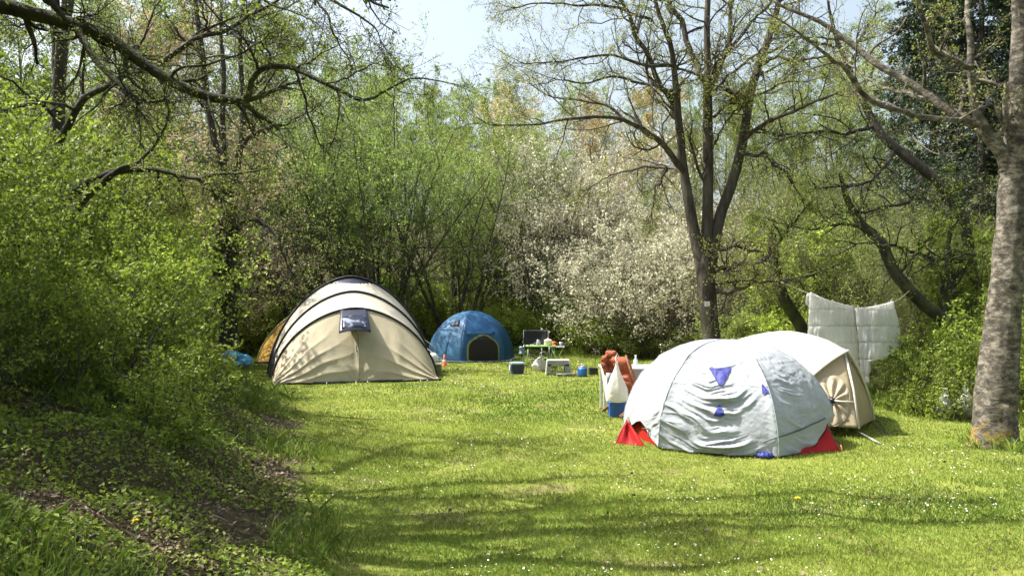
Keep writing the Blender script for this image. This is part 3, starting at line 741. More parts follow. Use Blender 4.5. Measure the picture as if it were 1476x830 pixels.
B3 = [[(981, 180, D, 4.5), (966, 145, D, 4.5), (951, 118, D - .2, 4), (929, 80, D - .5, 3.5), (911, 43, D - .7, 3), (897, 5, D - .9, 2.5), (880, -50, D - 1, 1.5)],
      [(1018, 130, D, 4.5), (1008, 104, D, 4.5), (1000, 85, D + .2, 4.3), (985, 42, D + .3, 4), (968, 10, D + .4, 3.5), (950, -40, D + .5, 2)],
      [(1020, 135, D, 4), (1034, 105, D, 4), (1046, 70, D + .3, 3.6), (1053, 35, D + .4, 3.3), (1055, -5, D + .5, 3), (1060, -60, D + .5, 1.5)],
      [(1028, 115, D, 3), (1048, 75, D - .5, 2.8), (1075, 42, D - .8, 2.4), (1100, 15, D - 1, 2), (1130, -20, D - 1.2, 1.2)],
      [(1030, 132, D, 2.2), (1055, 105, D - .8, 2), (1085, 82, D - 1.2, 1.6), (1110, 62, D - 1.5, 1)],
      [(988, 250, D, 5), (972, 230, D - .2, 4.5), (950, 207, D - .5, 4), (925, 188, D - .8, 3.4), (890, 174, D - 1.2, 2.8), (850, 169, D - 1.5, 2.4), (810, 174, D - 1.8, 2), (770, 182, D - 2, 1.4), (715, 180, D - 2.2, .8)],
      [(940, 199, D - .6, 2.6), (905, 175, D - .2, 2.4), (870, 155, D, 2.1), (835, 144, D + .3, 1.7), (800, 140, D + .5, 1.1), (765, 120, D + .7, .8)],
      [(982, 248, D, 3), (955, 240, D + .6, 2.6), (925, 242, D + 1, 2), (885, 252, D + 1.4, 1.2), (850, 270, D + 1.6, .8)],
      [(962, 240, D + .5, 2), (950, 262, D + .6, 1.6), (943, 285, D + .6, 1.3), (938, 312, D + .7, .8)],
      [(968, 95, D - .5, 2.8), (935, 95, D - 1.2, 2.4), (890, 82, D - 1.6, 2), (840, 82, D - 2, 1.6), (790, 88, D - 2.2, 1), (755, 90, D - 2.3, .7)],
      [(940, 30, D - .6, 2.4), (900, 14, D - 1.2, 2.2), (850, 6, D - 1.6, 1.8), (790, 4, D - 2, 1.3), (740, 12, D - 2.2, .8)],
      [(980, 130, D, 2.4), (940, 124, D - 1, 2.2), (900, 112, D - 1.5, 1.8), (850, 118, D - 1.9, 1.4), (800, 112, D - 2.2, .8)],
      [(1074, 205, D, 3.4), (1090, 188, D - .4, 3.3), (1112, 174, D - .8, 2.9), (1150, 158, D - 1.2, 2.4), (1198, 138, D - 1.6, 1.8), (1250, 118, D - 2, 1)],
      [(1069, 224, D, 2.8), (1088, 222, D + .4, 2.6), (1103, 222, D + .6, 2.3), (1120, 238, D + .8, 2), (1142, 262, D + 1, 1.7), (1165, 296, D + 1.2, 1)],
      [(1098, 92, D, 2.8), (1120, 84, D - .6, 2.6), (1160, 87, D - 1, 2), (1200, 78, D - 1.4, 1.4), (1240, 60, D - 1.7, .8)],
      [(1076, 140, D, 2.4), (1060, 138, D - .3, 2.2), (1045, 130, D - .4, 2.2), (1030, 128, D - .2, 1.5)],
      [(1030, 208, D, 1.6), (1040, 190, D - .3, 1.5), (1052, 170, D - .4, 1.3), (1070, 155, D - .5, 1)],
      [(1030, 392, D, 3.4), (1044, 384, D - .4, 3), (1068, 379, D - .8, 2.6), (1100, 378, D - 1.2, 2)],
      [(1030, 420, D, 3.4), (1050, 421, D - .3, 2.8), (1070, 415, D - .5, 2.4), (1090, 408, D - .7, 2), (1120, 405, D - .9, 1.5), (1180, 392, D - 1.2, .8)],
      [(1028, 412, D, 2), (1045, 406, D + .4, 1.8), (1075, 404, D + .7, 1.4), (1095, 408, D + 1, 1)],
      [(1034, 360, D, 2.6), (1060, 355, D + .5, 2.4), (1090, 362, D + .9, 1.8), (1110, 374, D + 1.2, 1)]]
B_three = surf('bark of the three-stemmed tree', (.025, .02, .015), (.08, .068, .05), 10, .9, .9, 30, stretch=(1, 1, .25))
L_buds = leafmat('young leaves just opened', (.20, .25, .04), (.34, .36, .09), trans=.45)
t3 = traced_tree('three_stemmed_tree', 'tall dark tree with three stems rising behind the grey tent', T3, B3, B_three, L_buds, 21, per=(11, 7, 5, 3), lenr=(.34, .5, .5, .5), leafsize=.032, nleaf=1, crook=.035, maxlen=1.5, lt0=.5, stems=14, st0=.5, minl=.5)
# small white notice on its trunk
gs = Geo(); q = P(1019.5, 438, 14.80); gs.box(q, (.10, .012, .09), rz=.1)
tag(part('notice_plate', gs, surf('notice plate white', (.75, .75, .72), None, 10, .5), bevel=.002), 'small blank white plate fixed to the trunk of the three-stemmed tree', 'plate')

# pale trunk at the right edge
D = 9.2
TR = [[(1432, 662, D, 39.1), (1434, 640, D, 31.6), (1434, 600, D, 28.8), (1436, 560, D, 27.9), (1442, 500, D, 24.6), (1449, 430, D, 21.9), (1454, 360, D, 20.0), (1458, 300, D, 18.1), (1461, 240, D, 16.3), (1465, 180, D, 14.4), (1468, 100, D, 12.6), (1471, 30, D, 11.6), (1470, -40, D, 10.2), (1474, -140, D, 7.4), (1470, -260, D, 3.7)]]
BR = [[(1452, 245, D, 11), (1445, 222, D, 10.5), (1432, 205, D, 9.5), (1403, 180, D + .1, 7.5), (1371, 163, D + .2, 7), (1339, 139, D + .3, 6.2), (1299, 115, D + .5, 5.4), (1267, 95, D + .6, 4.8), (1236, 68, D + .8, 4.2), (1204, 46, D + .9, 3.7), (1170, 26, D + 1, 3), (1125, 8, D + 1.1, 2.2), (1080, -20, D + 1.3, 1.2)],
      [(1405, 182, D, 4), (1390, 173, D - .2, 4), (1371, 171, D - .4, 3.9), (1323, 169, D - .7, 3.7), (1299, 159, D - .8, 3.7), (1263, 149, D - 1, 3.6), (1236, 127, D - 1.1, 3.5), (1219, 100, D - 1.2, 3.2), (1200, 87, D - 1.3, 2.8), (1178, 66, D - 1.4, 2.2), (1140, 40, D - 1.5, 1.5), (1105, 20, D - 1.6, .8)],
      [(1341, 146, D + .3, 3), (1311, 137, D + .8, 2.8), (1275, 127, D + 1.2, 2.3), (1248, 113, D + 1.5, 1.9), (1222, 92, D + 1.8, 1.2)],
      [(1425, 192, D, 6.5), (1412, 175, D, 6.2), (1405, 159, D, 6), (1399, 131, D, 5.5), (1398, 95, D + .1, 5), (1397, 48, D + .1, 4.4), (1397, 0, D + .2, 3.8), (1396, -60, D + .2, 2.5)],
      [(1399, 98, D, 4.4), (1390, 95, D, 4.2), (1371, 88, D - .2, 4), (1347, 72, D - .4, 4), (1336, 46, D - .5, 3.6), (1328, 22, D - .6, 3), (1318, -8, D - .7, 2.4), (1305, -50, D - .8, 1.4)],
      [(1470, 40, D, 6), (1482, 0, D, 5), (1500, -60, D, 3)]]
tr_ = traced_tree('pale_barked_tree', 'thick pale grey tree trunk with orange moss at its foot, right edge', TR, BR, B_birch, L_buds, 31, per=(8, 5, 4, 3), lenr=(.25, .5, .5, .5), leafsize=.03, nleaf=1, crook=.02, maxlen=1.1, sides=48, lt0=.5, K=120, stems=6)

# relief and root flare on the pale trunk
tm = [o for o in tr_.children if o.name.startswith('trunk')][0].data
nb_ = 120 * 48
co = np.empty(len(tm.vertices) * 3, np.float32); tm.vertices.foreach_get('co', co); co = co.reshape(-1, 3)
ctr = co[:nb_].reshape(120, 48, 3).mean(1, keepdims=True); rel = co[:nb_].reshape(120, 48, 3) - ctr
for i in range(120):
    zc = float(ctr[i, 0, 2])
    for j in range(48):
        th = j / 48 * 2 * math.pi; d_ = rel[i, j]
        k = 1 + .07 * noise.noise(Vector((math.cos(th) * 2, math.sin(th) * 2, zc * 1.2))) + .05 * noise.noise(Vector((math.cos(th) * 7, math.sin(th) * 7, zc * 9))) + .03 * noise.noise(Vector((math.cos(th) * 16, math.sin(th) * 16, zc * 22)))
        k += .34 * math.exp(-max(0, zc - .05) / .16) * (.35 + .65 * max(0, math.sin(th * 4 + .8)))
        rel[i, j] = d_ * k
co[:nb_] = (ctr + rel).reshape(-1, 3); tm.vertices.foreach_set('co', co.ravel()); tm.update()

# leaning trees on the right
traced_tree('leaning_tree', 'dark leaning tree bending left above the hanging quilts', [[(1395, 545, 13.4, 11), (1378, 495, 13.4, 10), (1363, 466, 13.4, 9.5), (1335, 441, 13.4, 9), (1310, 416, 13.4, 8.5), (1286, 385, 13.5, 8), (1269, 347, 13.6, 7.5), (1241, 322, 13.7, 6.5), (1222, 290, 13.8, 4.5), (1210, 250, 13.9, 2.5)]],
            [[(1357, 466, 13.4, 6), (1366, 440, 13.5, 5.5), (1368, 400, 13.6, 5), (1366, 350, 13.7, 3.5), (1372, 300, 13.8, 2)], [(1255, 334, 13.6, 3), (1215, 322, 13.4, 2.4), (1170, 330, 13.2, 1.5), (1120, 320, 13, .8)], [(1295, 398, 13.5, 2.4), (1325, 360, 13.2, 2), (1350, 330, 13, 1)]],
            B_moss, L_fresh, 41, per=(12, 6, 4, 3), lenr=(.4, .5, .5, .5), leafsize=.035, maxlen=1.3, crook=.03)
traced_tree('arching_tree', 'dark arching tree leaning left in front of the spruces', [[(1425, 560, 14.5, 8.8), (1412, 470, 14.5, 8.0), (1400, 370, 14.5, 7.6), (1385, 305, 14.5, 7.2), (1353, 264, 14.5, 7.2), (1320, 236, 14.6, 6.8), (1279, 203, 14.8, 6.4), (1256, 171, 15, 5.6), (1240, 133, 15, 4.8), (1222, 95, 15, 4.0), (1208, 60, 15.1, 3.2), (1196, 15, 15.2, 2.0), (1190, -40, 15.2, 1.0)]],
            [[(1262, 180, 15, 3), (1225, 195, 14.6, 2.6), (1180, 190, 14.2, 2), (1130, 200, 13.8, 1)], [(1290, 212, 14.8, 3), (1270, 250, 14.4, 2.4), (1230, 270, 14, 1.8), (1175, 268, 13.6, 1)], [(1330, 245, 14.6, 3), (1310, 290, 14.2, 2.5), (1260, 300, 13.8, 1.8), (1200, 310, 13.5, 1)], [(1222, 96, 15, 2.5), (1240, 60, 15, 2), (1262, 20, 15, 1.2)],
             [(1212, 70, 15, 2.5), (1180, 60, 14.7, 2), (1140, 50, 14.4, 1.2)], [(1400, 380, 14.5, 4), (1350, 372, 14, 3), (1290, 355, 13.6, 2), (1230, 352, 13.3, 1)]],
            B_dark, L_mid, 51, per=(12, 6, 5, 3), lenr=(.4, .5, .5, .5), leafsize=.032, maxlen=1.5, crook=.04)
traced_tree('broken_tree', 'broken mossy stub of a tree leaning left of the hanging quilts', [[(1178, 540, 16, 10), (1165, 495, 16, 9.5), (1150, 462, 16, 9), (1130, 430, 16, 8.5), (1120, 400, 16, 8), (1116, 370, 16, 7.5), (1113, 345, 16, 7), (1110, 328, 16, 4)]],
            [[(1118, 350, 16, 4), (1127, 342, 15.9, 3.5), (1145, 320, 15.7, 2), (1160, 300, 15.5, 1)], [(1122, 408, 16, 3.2), (1160, 400, 15.7, 2.5), (1200, 385, 15.4, 1.2)]], B_moss, L_fresh, 61, per=(9, 6, 4, 3), lenr=(.5, .5, .5, .5), leafsize=.04, maxlen=1.1)

# left: ivy-clad trunk
def ivy(root, Pt, R, base, r):
    n = 3400; f = r.uniform(2, 13, n); i = f.astype(int); u = (f - i)[:, None]
    c = Pt[0, i] * (1 - u) + Pt[0, i + 1] * u; rad = R[0, i] * 1.0
    th = r.uniform(0, 6.28, n); off = np.stack([np.cos(th), np.sin(th), np.zeros(n)], 1) * (rad * r.uniform(.95, 1.6, n))[:, None]
    cm = leafmesh('ivy', r, c + off - base, .075); cm.materials.append(L_dark); link(bpy.data.objects.new('ivy', cm), root)
D = 19.5
traced_tree('ivy_clad_tree', 'dark ivy-clad tree trunk left of the beige tent', [[(330, 500, D, 15), (329, 455, D, 13), (328, 400, D, 12.5), (326, 345, D, 12), (325, 300, D, 10), (322, 270, D, 7), (316, 230, D, 5.5), (305, 180, D, 5), (297, 120, D, 4.5), (290, 60, D, 4), (282, 0, D, 3), (278, -70, D, 1.5)],
            [(326, 320, D, 7), (331, 285, D, 6), (342, 240, D, 5), (349, 190, D, 4.5), (350, 140, D, 4), (347, 85, D, 3.4), (350, 20, D, 2.6), (355, -50, D, 1.5)],
            [(324, 290, D, 5), (322, 220, D + .3, 4.5), (321, 160, D + .4, 4), (322, 100, D + .4, 3.4), (318, 40, D + .4, 2.5), (320, -30, D + .4, 1.4)]],
            [[(330, 340, D, 4), (352, 320, D - .6, 3.3), (380, 322, D - 1, 2.6), (400, 345, D - 1.3, 2), (420, 390, D - 1.4, 1.2)], [(324, 300, D, 3), (300, 270, D - .5, 2.6), (270, 250, D - 1, 2), (240, 240, D - 1.3, 1)],
             [(346, 215, D, 3), (375, 190, D - .5, 2.4), (410, 180, D - 1, 1.5), (450, 160, D - 1.3, .8)], [(302, 160, D, 3), (270, 130, D - .5, 2.2), (235, 120, D - .9, 1.2)], [(349, 150, D, 2.4), (380, 110, D, 2), (405, 60, D, 1)],
             [(293, 80, D, 2.4), (260, 50, D, 2), (235, 10, D, 1)]],
            B_dark, L_olive, 71, per=(9, 6, 5, 3), lenr=(.5, .5, .5, .5), leafsize=.05, maxlen=2.0, crook=.05, extra=ivy)
# left: dark trunk on the bank with its curved bough
D = 12.0
traced_tree('bank_tree', 'dark upright tree on the left bank with a bough curving right', [[(62, 430, D, 12), (66, 380, D, 11), (70, 300, D, 10.5), (75, 250, D, 10), (81, 190, D, 9.5), (85, 120, D, 9), (91, 60, D, 8.5), (99, 0, D, 7.5), (104, -70, D, 5), (108, -160, D, 2)], [(84, 140, D, 7), (81, 90, D, 6.5), (80, 40, D, 6), (79, -10, D, 5.5), (74, -80, D, 3)]],
            [[(80, 215, D, 6), (98, 188, D - .2, 5.5), (110, 160, D - .4, 5), (122, 142, D - .5, 5), (147, 127, D - .8, 4.8), (177, 109, D - 1, 4.6), (218, 101, D - 1.3, 4.3), (240, 85, D - 1.5, 4.2), (262, 68, D - 1.6, 4), (288, 54, D - 1.8, 3.6), (329, 48, D - 2, 3.2), (354, 28, D - 2.1, 2.6), (405, 0, D - 2.3, 1.8), (440, -25, D - 2.4, 1)],
             [(328, 49, D - 2, 2.4), (352, 56, D - 2.2, 2), (390, 62, D - 2.4, 1.6), (430, 66, D - 2.6, 1)], [(150, 126, D - .8, 2.6), (185, 140, D - 1.3, 2.3), (212, 160, D - 1.6, 1.8), (222, 195, D - 1.8, 1.4), (226, 235, D - 1.9, .8)],
             [(300, 53, D - 1.8, 2.2), (297, 30, D - 2, 1.8), (290, 5, D - 2, 1.2)], [(92, 60, D, 3), (60, 40, D - .5, 2.5), (20, 35, D - 1, 1.6)], [(82, 170, D, 3), (50, 150, D - .8, 2.4), (10, 160, D - 1.4, 1.4)], [(76, 260, D, 3), (40, 240, D - 1, 2.2), (0, 230, D - 1.5, 1.2)]],
            B_dark, L_fresh, 81, per=(9, 6, 4, 3), lenr=(.35, .5, .5, .5), leafsize=.034, maxlen=1.5, crook=.03, minl=.6)
D = 9.5
traced_tree('mossy_branch_tree', 'low mossy tree on the left bank with a long branch reaching right', [[(20, 420, D, 10), (50, 340, D, 9), (80, 300, D, 8), (109, 276, D, 7), (147, 255, D, 6), (177, 246, D, 5), (228, 245, D, 3.8), (283, 258, D - .2, 3), (314, 250, D - .4, 2.4), (349, 250, D - .6, 1.8), (385, 243, D - .8, 1)], [(90, 330, D - .2, 6), (120, 290, D - .2, 5.5), (150, 262, D - .2, 5), (175, 243, D - .3, 4), (190, 238, D - .3, 2)]],
            [[(286, 258, D - .2, 2.4), (298, 272, D - .3, 2), (316, 284, D - .4, 1.6), (335, 296, D - .5, 1)], [(228, 246, D, 2), (232, 275, D, 1.6), (240, 300, D, 1)], [(180, 246, D, 3), (215, 220, D - .4, 2.4), (240, 180, D - .7, 1.8), (235, 130, D - .9, 1)], [(320, 250, D - .4, 1.5), (345, 262, D - .4, 1.3), (372, 262, D - .5, .8)], [(250, 250, D, 1.6), (262, 268, D, 1.3), (268, 290, D, .8)]],
            B_moss, L_buds, 91, per=(12, 5, 4, 3), lenr=(.3, .5, .5, .5), leafsize=.024, maxlen=.8, crook=.02, jit=.015, minl=.35)
# big overhanging bough, top left; its trunk stands left of the picture
D = 7.2
tk = [(-520, 900, 6.2, 42), (-470, 560, 6.2, 36), (-420, 300, 6.3, 32), (-400, 60, 6.4, 28), (-400, -200, 6.4, 22), (-380, -450, 6.4, 14), (-370, -700, 6.4, 6)]
traced_tree('overhanging_tree', 'big tree whose thick crooked bough with lichen reaches in from the top left', [tk],
            [[(-405, 90, 6.4, 22), (-300, 20, 6.6, 18), (-180, -20, 6.8, 15), (-80, -6, 7, 13), (-20, 5, 7.1, 12), (30, 16, D, 11), (70, 25, D, 10.5), (100, 34, D, 10), (140, 47, D, 9.5), (172, 64, D, 9), (205, 88, D, 8.2), (240, 110, D, 7.8), (280, 131, D, 7.2), (318, 143, D, 6.8), (350, 147, D, 6)],
             [(350, 147, D, 6), (361, 138, D, 5.4), (365, 118, D - .1, 5), (375, 103, D - .1, 4.6), (392, 96, D - .2, 4.2), (415, 97, D - .2, 3.8), (442, 106, D - .3, 3.4), (475, 122, D - .4, 3), (500, 135, D - .4, 2.7), (520, 146, D - .5, 2.4), (538, 141, D - .5, 2.1), (556, 129, D - .5, 1.8), (591, 112, D - .6, 1.4), (622, 114, D - .6, 1.1), (667, 124, D - .7, .6)],
             [(108, 38, D, 6), (116, 51, D - .1, 5.5), (128, 68, D - .2, 5), (142, 91, D - .3, 4.6), (167, 116, D - .4, 4.2), (184, 130, D - .5, 3.8), (200, 142, D - .5, 3.2), (218, 146, D - .5, 2.2), (240, 143, D - .6, 1.2)],
             [(200, 140, D - .5, 2.6), (199, 152, D - .5, 2.2), (197, 158, D - .5, 1.4)], [(425, 100, D - .2, 2), (436, 128, D - .2, 1.8), (443, 160, D - .2, 1.5), (452, 185, D - .2, 1.2), (462, 208, D - .2, .8)],
             [(370, 110, D - .1, 2), (350, 92, D + .2, 1.7), (320, 80, D + .5, 1.4), (290, 84, D + .7, 1)], [(245, 112, D, 2.6), (262, 96, D - .3, 2.2), (300, 92, D - .5, 1.8), (345, 76, D - .7, 1.4), (380, 58, D - .9, .9)],
             [(470, 120, D - .4, 1.6), (500, 112, D - .6, 1.3), (530, 96, D - .8, 1), (552, 88, D - .9, .6)], [(100, 32, D, 3), (122, 26, D, 2.5), (136, 21, D, 1.6)],
             [(300, 137, D, 2), (305, 160, D - .1, 1.7), (318, 190, D - .2, 1.4), (322, 215, D - .2, .8)], [(-200, -30, 6.8, 8), (-60, -90, 6.6, 7), (120, -120, 6.4, 6), (300, -70, 6.2, 4.5), (430, -20, 6.1, 3), (500, 12, 6, 2), (540, 40, 6, 1.2), (548, 62, 6, .6)],
             [(440, -15, 6.1, 2), (470, 20, 6, 1.6), (486, 60, 6, 1.1), (505, 90, 6, .6)], [(300, -70, 6.2, 2.4), (340, -30, 6, 2), (395, 8, 5.9, 1.4), (450, 30, 5.8, .8)]],
            B_moss, L_buds, 101, per=(8, 5, 3, 2), lenr=(.16, .55, .5, .5), leafsize=.022, maxlen=.95, crook=.014, jit=.01, ang=55, lt0=.7, trop=-.01, minl=.45)

# tree beside the photographer, left out of the picture: its boughs shade the bank and the foreground lawn
def shadow_point(px, py, h):
    g0 = G(px, py); return g0 + SUN * (h / SUN[2])
S = [[(509, 714, 2), (590, 702, 3), (661, 695, 3), (756, 695, 3), (827, 688, 2.5), (903, 684, 2), (1000, 680, 1)],
     [(556, 769, 3.5), (613, 759, 3.5), (665, 745, 3.2), (732, 738, 3), (794, 728, 2.6), (817, 716, 1.5)],
     [(300, 760, 9), (400, 766, 8), (495, 776, 7), (590, 777, 7), (684, 778, 6.5), (803, 769, 6.5), (922, 768, 6), (1016, 756, 5), (1100, 762, 4), (1156, 755, 3.4), (1240, 753, 2.6), (1262, 722, 1.6)],
     [(300, 790, 9), (400, 797, 8), (542, 808, 6), (637, 815, 5), (732, 811, 4.5), (827, 816, 4.5), (969, 823, 4), (1060, 812, 3.6), (1135, 802, 3.5), (1240, 798, 3), (1345, 795, 2)],
     [(1180, 735, 2), (1275, 750, 3), (1350, 752, 3), (1467, 750, 2.5), (1560, 748, 1.5)], [(1180, 705, 1.6), (1254, 716, 2), (1310, 721, 2), (1390, 724, 2), (1467, 724, 1.4)],
     [(480, 690, 2.5), (530, 660, 2.4), (600, 640, 2), (680, 636, 1.4), (740, 640, 1)],
     [(260, 800, 8), (360, 815, 8), (470, 826, 7), (580, 840, 7), (700, 848, 6), (860, 842, 6), (1020, 846, 5), (1180, 838, 4), (1330, 836, 3)],
     [(330, 730, 6), (400, 745, 6), (470, 752, 5), (540, 748, 4), (620, 752, 3), (700, 760, 2)]]
hts = [5.3, 4.9, 4.5, 4.4, 5.0, 5.4, 6.0, 4.2, 4.6]
Pb = []; Rb = []
for l, hh in zip(S, hts):
    pts = np.array([np.append(shadow_point(a, b, hh + .25 * math.sin(a * .01)), wpx * 3.2 / F * G(a, b)[1]) for a, b, wpx in l])
    q = catmull(pts, 24); Pb.append(q[:, :3]); Rb.append(q[:, 3] * np.clip((1 - np.linspace(0, 1, 24)) / .35, .05, 1) ** .8)
Pb = np.array(Pb); Rb = np.array(Rb)
# join every bough to the crown fork of the trunk
fork = np.array([-7.6, 6.0, 4.6]); rs = np.random.default_rng(77)
J = []; JR = []
for k in range(len(Pb)):
    e = Pb[k, 0]; mid = (fork + e) / 2 + np.array([0, 0, .5])
    q = catmull(np.array([fork, mid, e]), 24); J.append(q); JR.append(np.linspace(.09, Rb[k, 0], 24))
tp = np.array([[-8.0, 5.6, -.2], [-7.9, 5.7, 2.8], [-7.6, 6.0, 4.6], [-7.4, 6.1, 7], [-7.2, 6.0, 10]]); tp[0, 2] = float(ground_h(-8.0, 5.6)) - .2
tq = catmull(tp, 24)
root = thing('shade_tree', 'tall tree on the bank left of the picture whose boughs shade the near lawn', 'tree', tuple(tp[0]))
a, ra = spawn(rs, Pb, Rb, 9, .05, 1, .14, 40, 7, .2, (0, 0, .0), maxlen=.8, rr=.5, minr=.004)
a2, ra2 = spawn(rs, np.array(J), np.array(JR), 9, .3, 1, .3, 50, 7, .22, (0, 0, .06), maxlen=1.3, rr=.4, minr=.006)
a3, ra3 = spawn(rs, tq[None], np.linspace(.2, .05, 24)[None], 26, .45, 1, .35, 60, 7, .15, (0, 0, .05), maxlen=3, rr=.4, minr=.01)
a = np.concatenate([a, a2, a3]); ra = np.concatenate([ra, ra2, ra3])
b, rb = spawn(rs, a, ra, 5, .15, 1, .5, 45, 5, .2, minr=.0025)
c, rc = spawn(rs, b, rb, 3, .15, 1, .5, 45, 4, .2, minr=.002)
V, Q = pack([(tq[None], np.linspace(.2, .05, 24)[None], 12), (np.array(J), np.array(JR), 8), (Pb, Rb, 8), (a, ra, 5), (b, rb, 3), (c, rc, 3)])
me = mesh_np('trunk', V - tp[0], Q, True); me.materials.append(B_dark); link(bpy.data.objects.new('trunk', me), root)
cm = leafmesh('crown', rs, along(rs, c, 1, .4, .03) - tp[0], .05); cm.materials.append(L_fresh); link(bpy.data.objects.new('crown', cm), root)
# ------------------------------------------------------------------ cloth materials
def cloth(name, col, col2=None, tr=.25, rough=.7, scale=3, bump=.25, bscale=18, tcol=None, spec=.3):
    return surf(name, col, col2, scale, rough, bump, bscale, translu=tr, tcol=tcol, spec=spec, lo=.3, hi=.7)


M_beige = cloth('beige cotton tent cloth', (.58, .52, .37), (.51, .455, .32), tr=.32)
M_cream = cloth('cream tent roof cloth', (.62, .58, .48), (.55, .51, .42))
M_black = surf('black webbing and piping', (.006, .006, .008), (.01, .01, .012), 20, .6)
M_navy = surf('dark navy nylon', (.009, .012, .03), (.014, .017, .04), 9, .4, .3, 30)
M_glare = surf('clear window film with painted pale reflection', (.012, .015, .035), (.22, .25, .33), 4.5, .25, lo=.50, hi=.58)
M_yel2 = cloth('yellow orange tent cloth', (.55, .36, .05), (.45, .25, .04), tr=.4)
M_blue = cloth('blue tent nylon', (.075, .20, .36), (.065, .17, .32), rough=.45, tr=.25)
M_blue_shade = cloth('blue tent nylon with painted shade', (.025, .10, .23), (.02, .085, .20), rough=.45, tr=.25)
M_net = surf('insect net with painted interior shade', (.007, .0065, .005), (.01, .009, .007), 60, .9)
M_net2 = surf('yellowish net trim', (.18, .19, .06), None, 60, .9)
M_silver = cloth('silver grey coated cover', (.41, .435, .46), (.355, .38, .41), tr=.12, rough=.42, scale=5, bump=.35, bscale=25)
M_royal = surf('royal blue tent cloth', (.012, .02, .22), (.01, .015, .16), 12, .6, .4, 40)
M_red = cloth('red tent cloth', (.55, .02, .02), (.45, .015, .015), tr=.35, rough=.55)
M_white = cloth('white cotton tent cloth', (.74, .72, .66), (.68, .66, .60), tr=.3)
M_tan = cloth('sand coloured cotton wall', (.56, .47, .31), (.48, .40, .26), tr=.35)
M_tan2 = cloth('gathered window cloth', (.62, .54, .40), (.50, .42, .30), tr=.35, bump=.5)
M_pale = surf('white plastic', (.72, .72, .70), (.66, .66, .64), 6, .4)
M_bag = cloth('thin white plastic bag', (.70, .69, .66), (.60, .60, .58), tr=.4, rough=.35, bump=.6, bscale=30)
M_grey = surf('grey plastic', (.30, .29, .26), (.26, .25, .22), 6, .5)
M_alu = surf('aluminium tube', (.45, .45, .45), None, 20, .35, metal=.8)
M_rope = surf('pale guy rope', (.45, .42, .35), None, 30, .8)
M_ropeg = surf('dark guy rope', (.06, .09, .07), None, 30, .8)
M_pole = surf('dark steel peg', (.05, .05, .05), None, 20, .5)
M_green = surf('lime green enamel', (.24, .38, .11), (.21, .34, .10), 6, .4)
M_orange = surf('orange plastic', (.75, .16, .03), (.65, .12, .03), 6, .5)
M_gas = surf('blue gas bottle paint', (.025, .12, .38), (.02, .10, .32), 6, .35)
M_dblue = surf('dark blue plastic', (.008, .02, .055), (.007, .018, .05), 6, .45)
M_crate = surf('blue plastic crate', (.02, .10, .38), (.018, .09, .32), 6, .45)
M_terra = cloth('terracotta cushion cloth', (.31, .09, .042), (.25, .07, .035), tr=.05, rough=.85, bump=.5, bscale=40)
M_wood = surf('oiled teak wood', (.26, .12, .05), (.18, .08, .035), 4, .6, .3, 30, stretch=(1, 1, 6))
M_apron_shade = surf('white table apron with shade tint', (.34, .30, .31), (.30, .27, .28), 5, .6)
M_olive = surf('olive canvas box', (.16, .19, .09), (.13, .15, .07), 10, .8)
M_tarp = surf('crumpled blue tarpaulin', (.05, .28, .50), (.16, .42, .62), 5, .35, .5, 12)
M_quilt = cloth('white quilted cotton', (.84, .84, .81), (.76, .76, .74), tr=.6, bump=.4, bscale=30)

bpy.context.view_layer.update()


def bvh_of(*objs):
    V = []; Pn = []
    for o in objs:
        n = len(V); M = Matrix.Translation(Vector(wloc(o)))
        V += [M @ v.co for v in o.data.vertices]; Pn += [[i + n for i in p.vertices] for p in o.data.polygons]
    return BVHTree.FromPolygons(V, Pn)


BASE_D = [16.5]


def hit(bvh, px, py, off=.006):
    """the place on a tent's surface seen at a pixel, lifted a few mm off the cloth"""
    o = Vector((0, 0, H)); d = Vector(((px - CX) / F, 1, (HY - py) / F)).normalized()
    l, n, i, t = bvh.ray_cast(o, d)
    if l is None:
        l, n, i, t = bvh.find_nearest(o + d * BASE_D[0])
        if l is None: return None
    if n.dot(d) > 0: n = -n
    return np.array(l + n * off)


def patch(bvh, poly, n=10, off=.008):
    """a cloth patch following the surface, from a four-cornered outline"""
    a, b, c, d = [np.array(p, float) for p in poly]
    A = np.zeros((n, n, 3)); ok = True
    for i in range(n):
        for j in range(n):
            u, v = i / (n - 1), j / (n - 1)
            q = (a * (1 - v) + b * v) * (1 - u) + (d * (1 - v) + c * v) * u
            h = hit(bvh, q[0], q[1], off)
            if h is None: ok = False; h = A[i, j - 1] if j else A[i - 1, j]
            A[i, j] = h
    g = Geo(); g.grid(A); return g


def line_on(bvh, pts, n=14, off=.008):
    q = catmull(np.array([np.append(p, 0) for p in pts]), n)
    return np.array([h for h in (hit(bvh, a, b, off) for a, b, _ in q) if h is not None])


def nz(x, y, z): return noise.noise(Vector((x, y, z)))


# ------------------------------------------------------------------ beige dome tent
def local(o, rot):
    c, s = math.cos(rot), math.sin(rot)
    return lambda u, v, z: np.array([o[0] + c * u - s * v, o[1] + s * u + c * v, z + float(ground_h(o[0], o[1])) - .02])


def arch(w, h, v0, vt, n, p=2.2, uc=0.0, fl=1.0):
    """hoop from left to right: half width w, height h, feet at v0, top at vt"""
    out = []
    for k in range(n):
        a = math.pi * (1 - k / (n - 1)); cx, sx = math.cos(a), math.sin(a)
        u = math.copysign(abs(cx) ** (2 / p), cx) * w; z = abs(sx) ** (2 / p) * h
        out.append((u + uc, v0 + (vt - v0) * (z / h) ** fl, z))
    return np.array(out)


